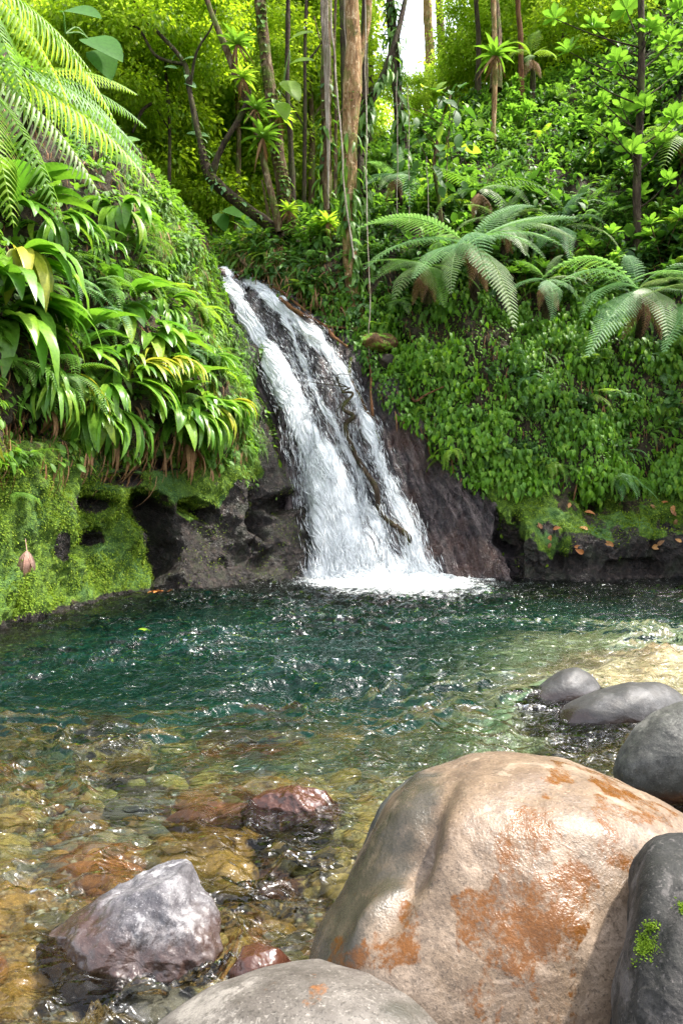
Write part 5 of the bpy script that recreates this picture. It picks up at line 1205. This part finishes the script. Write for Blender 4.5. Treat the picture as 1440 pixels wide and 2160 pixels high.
# hanging vines -------------------------------------------------------------
def vine(label, path, r_px, mat=M_vine, name='vine', cat='vine', group=None, m=60):
    P = spline([W(*p) for p in path], m); P = P + .03 * np.stack([vnoise(P * 1.5, 3), vnoise(P * 1.5, 4), 0 * P[:, 0]], -1); org = P[0]; v, f = tube(P, r_px / F * P[:, 1].mean() * (1 + .2 * vnoise(P * 4, 2)), 6)
    return tag(link_at(name, mesh(name, v - org, f, mat), org), label, cat, group)
def link_at(name, me, org): o = link(name, me); o.location = org; return o
vine('long pale liana crossing from the tree tops to the buff trunk foot', [(697, -60, 20.0), (700, 60, 20.0), (712, 200, 20.0), (722, 330, 20.0), (732, 440, 20.0), (742, 520, 20.0), (745, 545, 20.0)], 1.8)
vine('thin pale vine dangling to a knot beside the tree fern', [(770, -60, 19.6), (771, 200, 19.6), (773, 400, 19.6), (778, 560, 19.6), (780, 660, 19.6), (778, 700, 19.5), (779, 790, 19.5)], 1.1)
for i, (x, y1, y2, lb) in enumerate([(836, 150, 480, 'hair thin vine nearest the dark ragged trunk'), (860, 180, 470, 'hair thin vine before the broadleaf tree'), (900, 330, 500, 'short thin vine over the shaded hollow'), (726, -40, 200, 'thin vine hanging next to the pale liana'), (762, 640, 760, 'short stringy root below the vine knot')]):
    vine(lb, [(x, y1, 20.8), (x + 2, (y1 + y2) / 2, 20.8), (x + 1, y2, 20.8)], .8, m=20)
for i in range(5):
    vine('pale aerial root running down the lichen spotted trunk', [(682 + 3 * i - 4, -20, 21.0), (680 + 3 * i, 60, 20.95), (684 + 3 * i, 130, 21.0), (690 + 2 * i - 4, 200, 21.05), (689 + i, 320 + 30 * i, 21.1)], 1.2, name='aerial_root', cat='root', group='aerial roots on the lichen spotted trunk')
# roots and stranded branch --------------------------------------------------
def surf(px, py, off, only=None):
    h = hit(px, py, only); return h[0] + h[1] * off
def surface_root(label, pts, r_px, mat, off=.1, name='root', cat='root', group=None, taper=True, only=None):
    P = spline([surf(x, y, off, only) for x, y in pts], 70); rr = r_px / F * P[:, 1] * (np.linspace(1, .55, 70) if taper else 1); v, f = tube(P, rr, 9, .35, 3); org = P[0]
    return tag(link_at(name, mesh(name, v - org, f, mat), org), label, cat, group)
surface_root('thick reddish root running down the edge of the waterfall', [(600, 640), (640, 668), (680, 692), (715, 722), (735, 745)], 5, M_root, .22, only=HS + slab_only)
surface_root('second reddish root along the waterfall edge', [(590, 600), (600, 628), (640, 655), (690, 690), (720, 700)], 3.5, M_root, .2, only=HS + slab_only)
surface_root('forked pale root over the earth mound beside the lip', [(505, 545), (530, 560), (560, 565), (575, 590), (598, 620), (600, 640)], 4, M_bark_mid, .15, only=HS + slab_only)
surface_root('bare stick root in the hollow above the creeper wall', [(850, 832), (880, 835), (905, 825), (935, 822)], 3, M_root, .25)
surface_root('thin root hanging between waterfall and creeper wall', [(800, 880), (792, 830), (770, 790), (760, 760)], 3, M_root, .2)
surface_root('yellowish mossy root on the outer edge of the fall', [(735, 760), (748, 795), (770, 850), (800, 930)], 4, M_bark_mid, .15)
br = empty('stranded_branch', surf(716, 835, .3, slab_only), 'long bare crooked branch lying down the waterfall', 'branch')
def onbr(pts, off): return [surf(x, y, o_, slab_only) for (x, y), o_ in zip(pts, off)]
P = spline(onbr([(708, 838), (722, 842), (732, 850), (730, 862), (742, 885), (748, 905), (770, 970), (795, 1030), (820, 1080), (845, 1130), (856, 1150)], [.45, .42, .38, .36, .34, .32, .3, .28, .26, .24, .1]), 110)
v, f = tube(P, np.interp(np.linspace(0, 1, 110), [0, .2, .4, .9, 1], [.02, .035, .055, .065, .04]), 9, .25, 9); lb_ = link('limb', mesh('limb', v - np.array(br.location), f, M_bark_dark), br)
for a, b, c in [((708, 838), (700, 820), (695, 812)), ((722, 842), (716, 826), (718, 815)), ((705, 835), (690, 828), (684, 822)), ((733, 858), (733, 880), (735, 893))]:
    P = spline(onbr([a, b, c], [.42, .5, .5]), 10); v, f = tube(P, np.linspace(.015, .006, 10), 5); link('twig', mesh('twig', v - np.array(br.location), f, M_bark_dark), lb_)

# ================================================================ tree ferns of the right bank
def tree_fern(label, c, ends, mat=G4, kind='tree', width=.95, up=(0, -.35, 1.), trunk_to=None):
    p0 = W(*c); e = empty('tree_fern', p0, label, 'tree fern', 'tree ferns on the slope beside the waterfall')
    b = W(*trunk_to) if trunk_to else p0 + A_(0, .4, -2.)
    v, f = tube(spline([b, (b + p0) / 2 + A_(.06, 0, 0), p0 + A_(0, 0, -.05)], 16), np.linspace(.13, .09, 16), 10, .35, 7); link('trunk', mesh('trunk', v - p0, f, M_bark_dark), e)
    for i_, q in enumerate(ends):
        kk = kind if rnd.random() < .7 else ('tree' if kind == 'comb' else 'soft')
        put_frond(e, kk, q[3] if len(q) > 3 else (G4d if rnd.random() < .2 else mat), p0, W(c[0] + (q[0] - c[0]) * 1.06 + rnd.uniform(-14, 14), c[1] + (q[1] - c[1]) * (.84 if q[1] > c[1] else 1.) + rnd.uniform(-12, 12), q[2]), up, width * rnd.uniform(.8, 1.15), rnd.uniform(-.35, .35))
    sz_ = abs(ends[0][0] - c[0]) / F * c[2]
    for i_ in range(3):
        a_ = rnd.uniform(3.4, 6.0); put_frond(e, 'soft', G_dry, p0 - A_(0, 0, .1), p0 + A_(math.cos(a_) * .4, math.sin(a_) * .4, -1.) * min(1.3, .55 * sz_ + .4), (0, -1., .3), .8, rnd.uniform(-.5, .5), name='dead_frond')
    return e
tree_fern('big tree fern whose fronds reach over the pale buff trunk', (985, 515, 18.9), [(775, 480, 17.6), (770, 570, 17.2), (870, 610, 16.8), (1085, 740, 16.6, G4d), (960, 640, 16.6, G4d), (1150, 560, 17.2), (1200, 470, 18.6), (1120, 440, 20), (900, 500, 19.8), (1180, 520, 17.6), (1040, 620, 16.8)], trunk_to=(1000, 640, 19.6))
tree_fern('tree fern with silvery spreading fronds at the edge of the ivy wall', (1345, 610, 18.3), [(1180, 640, 17), (1150, 580, 17.6), (1235, 770, 16.4), (1440, 600, 16.8, G4d), (1250, 560, 18.8), (1480, 660, 17), (1400, 760, 16.2), (1330, 540, 19.2), (1440, 560, 18), (1230, 690, 16.6)], trunk_to=(1345, 720, 19))
tree_fern('tree fern with drooping blue green fronds at the far side of the wall', (1500, 610, 17.6), [(1370, 640, 16.6, G4d), (1395, 780, 16), (1340, 600, 17), (1440, 720, 16), (1490, 560, 18.2), (1400, 570, 17.6)], trunk_to=(1500, 740, 18.2))
tree_fern('middle tree fern with long comb fronds above the biggest one', (1010, 400, 21.2), [(930, 460, 20), (960, 390, 20.4), (1110, 430, 19.8), (1090, 340, 22), (1150, 410, 20.6), (1060, 490, 19.8), (870, 350, 21.2), (1180, 455, 20.2)], kind='comb', mat=G3, trunk_to=(1010, 470, 21.6))
tree_fern('tree fern with thin fronds beside the pale buff trunk', (835, 370, 22), [(780, 330, 21.2), (800, 420, 21), (870, 440, 20.6), (900, 380, 21), (840, 300, 22.4), (760, 400, 21.4)], kind='comb', mat=G4, trunk_to=(840, 460, 22.6))
tree_fern('tree fern with golden fronds beside the rosette tree', (1430, 300, 22), [(1360, 300, 21), (1350, 350, 20.8), (1480, 330, 20.6), (1400, 380, 20.4), (1420, 250, 22.6)], kind='comb', mat=G8, trunk_to=(1430, 420, 22.6))
tree_fern('tree fern with a flat fan of fronds halfway up the slope', (1180, 480, 20.6), [(1090, 500, 19.8), (1120, 430, 20.4), (1270, 470, 19.8), (1290, 520, 19.4), (1200, 560, 19.2), (1230, 410, 21.2), (1130, 550, 19.6)], mat=G4, trunk_to=(1180, 560, 21))
tree_fern('backlit yellow tree fern high on the brow', (1120, 120, 30), [(1060, 130, 29), (1080, 80, 30), (1160, 90, 30), (1180, 130, 29), (1120, 160, 29), (1130, 60, 31)], kind='comb', mat=G8, trunk_to=(1120, 220, 30.5))

tree_fern('low tree fern half hidden under the biggest one', (900, 560, 19.2), [(800, 600, 18.2), (760, 560, 18.4), (830, 660, 17.8), (940, 680, 17.8), (1010, 620, 18.2), (930, 520, 19.8)], mat=G3, trunk_to=(900, 640, 19.6))
tree_fern('small feathery tree fern between the two big ones', (1150, 590, 18.8), [(1080, 640, 18), (1100, 560, 18.6), (1210, 640, 18), (1230, 600, 18.2), (1150, 690, 17.6), (1190, 540, 19)], mat=G4, trunk_to=(1150, 680, 19.2))
tree_fern('tree fern with pale arching fronds behind the biggest one', (1060, 470, 20), [(980, 430, 19.6), (960, 500, 19.2), (1160, 440, 19.4), (1200, 500, 18.8), (1090, 400, 20.8), (1110, 540, 18.6)], mat=G4d, trunk_to=(1060, 560, 20.4))
# smaller ferns and shrubs on the right
fr = [(1248, 830, 4, .9, 'comb', G8, 'single bright green fern standing out on the creeper wall'), (1300, 1000, 6, 1.0, 'comb', G4, 'blue green fern hanging just above the mossy ledge'), (1110, 690, 4, .7, 'soft', G3, 'little fern under the drooping yellowed frond'),
      (860, 300, 6, 1.2, 'comb', G3, 'fern on the shaded slope behind the broadleaf tree'), (940, 800, 5, .6, 'soft', G3, 'small fern in the dark hollow over the bare stick'), (850, 760, 5, .6, 'soft', G3, 'small fern by the orange earth patch')]
for (x, y, n_, L, k, m, lb) in fr: fern(x, y, n_, L, k, m, lb, None, droop=1.1, span=120)
cnt = 0
for i in range(900):
    x = rnd.uniform(640, 1440); y = rnd.uniform(200, 700)
    h = hit(x, y, HS)
    if h is None or h[2] != 'hillside_terrain' or not 7 < h[0][2] < 22: continue
    if x < 800 and y > 560: continue
    h2 = hit(x, y)
    if h2[2] != 'hillside_terrain': continue
    d = h[0][1]; zone = 'under the tree ferns' if y > 520 else ('in the wood fringe at the brow' if y < 320 else 'amid the middle slope thicket'); side = 'near the trunks' if x < 900 else ('below the rosette tree' if x > 1200 else 'in the centre')
    k = rnd.random()
    if k < .30: fern(x, y, 6, rnd.uniform(.7, 1.15), rnd.choice(['comb', 'sword', 'soft']), rnd.choice([G3, G4, G3, G8]), 'leafy green fern ' + zone + ' ' + side, 'ferns ' + zone + ' ' + side, HS, droop=.5)
    else:
        kk = rnd.choice(['broad', 'broad', 'small', 'small', 'small', 'small', 'light', 'light'] + (['rosette'] if x > 1050 else [])); nmk = {'broad': 'large leaved dark shrub ', 'small': 'small leaved deep green shrub ', 'light': 'light green bushy shrub ', 'rosette': 'bright shrub with leaf rosettes '}[kk]
        place_shrub(kk, x, y, nmk + zone + ' ' + side, nmk + zone + ' ' + side, rnd.uniform(.7, 1.15), HS)
    cnt += 1
    if cnt > 230: break
for i in range(46):
    x = rnd.uniform(860, 1440); y = rnd.uniform(740, 1010)
    h = hit(x, y)
    if h is None or h[2] != 'hillside_terrain' or h[0][2] < 2.2: continue
    fern(x, y, 5, rnd.uniform(.4, .75), rnd.choice(['soft', 'comb', 'sword']), rnd.choice([G3, G6, G8, G4]), 'small fern growing out of the creeper wall', 'small ferns on the creeper wall', HS, droop=1.0, span=150)
for i in range(26):
    x = rnd.uniform(1000, 1440); y = rnd.uniform(740, 980)
    place_shrub('small' if i % 3 else 'broad', x, y, 'leafy plant sprouting from the creeper wall', 'leafy plants on the creeper wall', rnd.uniform(.35, .55), HS, cat='plant', name='leafy_shrub', tiltn=1.3)
for (x, y) in [(120, 690), (230, 700), (300, 650), (90, 600), (200, 600), (260, 520), (330, 700), (380, 700), (150, 830), (290, 830), (440, 760), (350, 620), (400, 740), (200, 740), (60, 820)]:
    fern(x, y, 6, rnd.uniform(.7, 1.05), 'sword', rnd.choice([G4, G3]), 'dark ladder leaved fern mixed with the strap palms', 'ladder leaved ferns mixed with the strap palms', LB, droop=1.0, width=1.2, span=140, out=1.0)
# mound plants by the lip
for (x, y) in [(480, 515), (520, 525), (560, 535), (600, 560), (640, 600), (650, 560), (690, 640), (620, 520), (700, 590), (730, 660), (580, 580), (540, 500), (668, 655), (770, 640), (800, 690), (840, 640)]:
    fern(x, y, 5, rnd.uniform(.45, .8), rnd.choice(['sword', 'soft', 'comb']), rnd.choice([G3, G8, G4]), 'small fern on the rooty earth mound beside the waterfall', 'small ferns on the rooty mound', HS, droop=.8)
for (x, y) in [(660, 600), (690, 620), (640, 625), (665, 640), (560, 545), (790, 640), (820, 620), (860, 650), (900, 640)]:
    place_shrub('small', x, y, 'low bushy plant growing at the foot of the tall trunks', 'low plants at the foot of the trunks', .5, HS, cat='plant', name='leafy_shrub')

# fallen leaves on the ledge ---------------------------------------------------
lt = ovate(.25, .5, 5, .1, .8); lmesh = [scatter('fallen_leaf', lt, np.zeros((1, 3)), np.eye(3)[None], np.ones(1), m) for m in (G_red, G_dry, G8)]
for (x, y, s_, c) in [(1232, 1083, .26, 0), (1238, 1120, .22, 0), (1168, 1118, .2, 0), (1162, 1130, .2, 0), (1200, 1062, .18, 0), (1292, 1152, .26, 0), (1228, 1165, .24, 0), (1210, 1153, .16, 0), (1375, 1155, .26, 0), (1388, 1150, .2, 1), (1420, 1068, .24, 0), (1408, 1062, .26, 0), (1412, 1078, .2, 1), (1436, 1144, .16, 0), (1370, 1068, .2, 1), (1160, 1145, .16, 1), (1130, 1110, .18, 1), (1140, 1116, .18, 1), (1425, 1095, .2, 1), (1436, 1125, .2, 1), (1060, 1134, .14, 2), (1051, 1118, .12, 2), (1150, 1188, .16, 2), (1113, 1095, .14, 2), (1062, 1165, .12, 2)]:
    h = hit(x, y)
    o = link_at('fallen_leaf', lmesh[c], h[0] + h[1] * .04); o.scale = (s_,) * 3; o.rotation_euler = Matrix(rotmats(unit(np.cross(h[1], rdir(1)[0]))[None], h[1][None])[0].tolist()).to_euler()
    lb = ['red fallen leaf lying on the mossy ledge', 'withered brown leaf lying on the mossy ledge', 'small yellow leaf stuck on the wet dark rock'][c]; tag(o, lb, 'leaf', lb + ' group')
h = hit(48, 1180); o = link_at('dry_leaf', scatter('dry_leaf', strapfan_tpl(7, 60, .8, .08, 0, .3, 8), np.zeros((1, 3)), np.eye(3)[None], np.ones(1), leaf_mat('leaf_curled', [(.38, .2, .15), (.55, .36, .28)], (.3, .15, .1), .6, .1)), h[0] + h[1] * .12 + A_(0, 0, .25))
o.scale = (.5, .5, .5); o.rotation_euler = (0, 1.3, -.9); tag(o, 'curled dry pinkish leaf stuck on the bright green moss', 'leaf')
for (x, y) in [(335, 1254), (345, 1257), (352, 1262), (328, 1262)]:
    q = W(x, y, 14.3); q[2] = .06; o = link_at('fallen_leaf', lmesh[0], q); o.scale = (.22,) * 3; o.rotation_euler = (.2, -.2, rnd.uniform(0, 6)); tag(o, 'orange fallen leaf at the foot of the mossy bank', 'leaf', 'orange leaves at the foot of the bank')
q = W(292, 1333, 9.9); q[2] = .03; o = link_at('fallen_leaf', lmesh[2], q); o.scale = (.2,) * 3; tag(o, 'yellow green leaf floating on the dark pool', 'leaf')
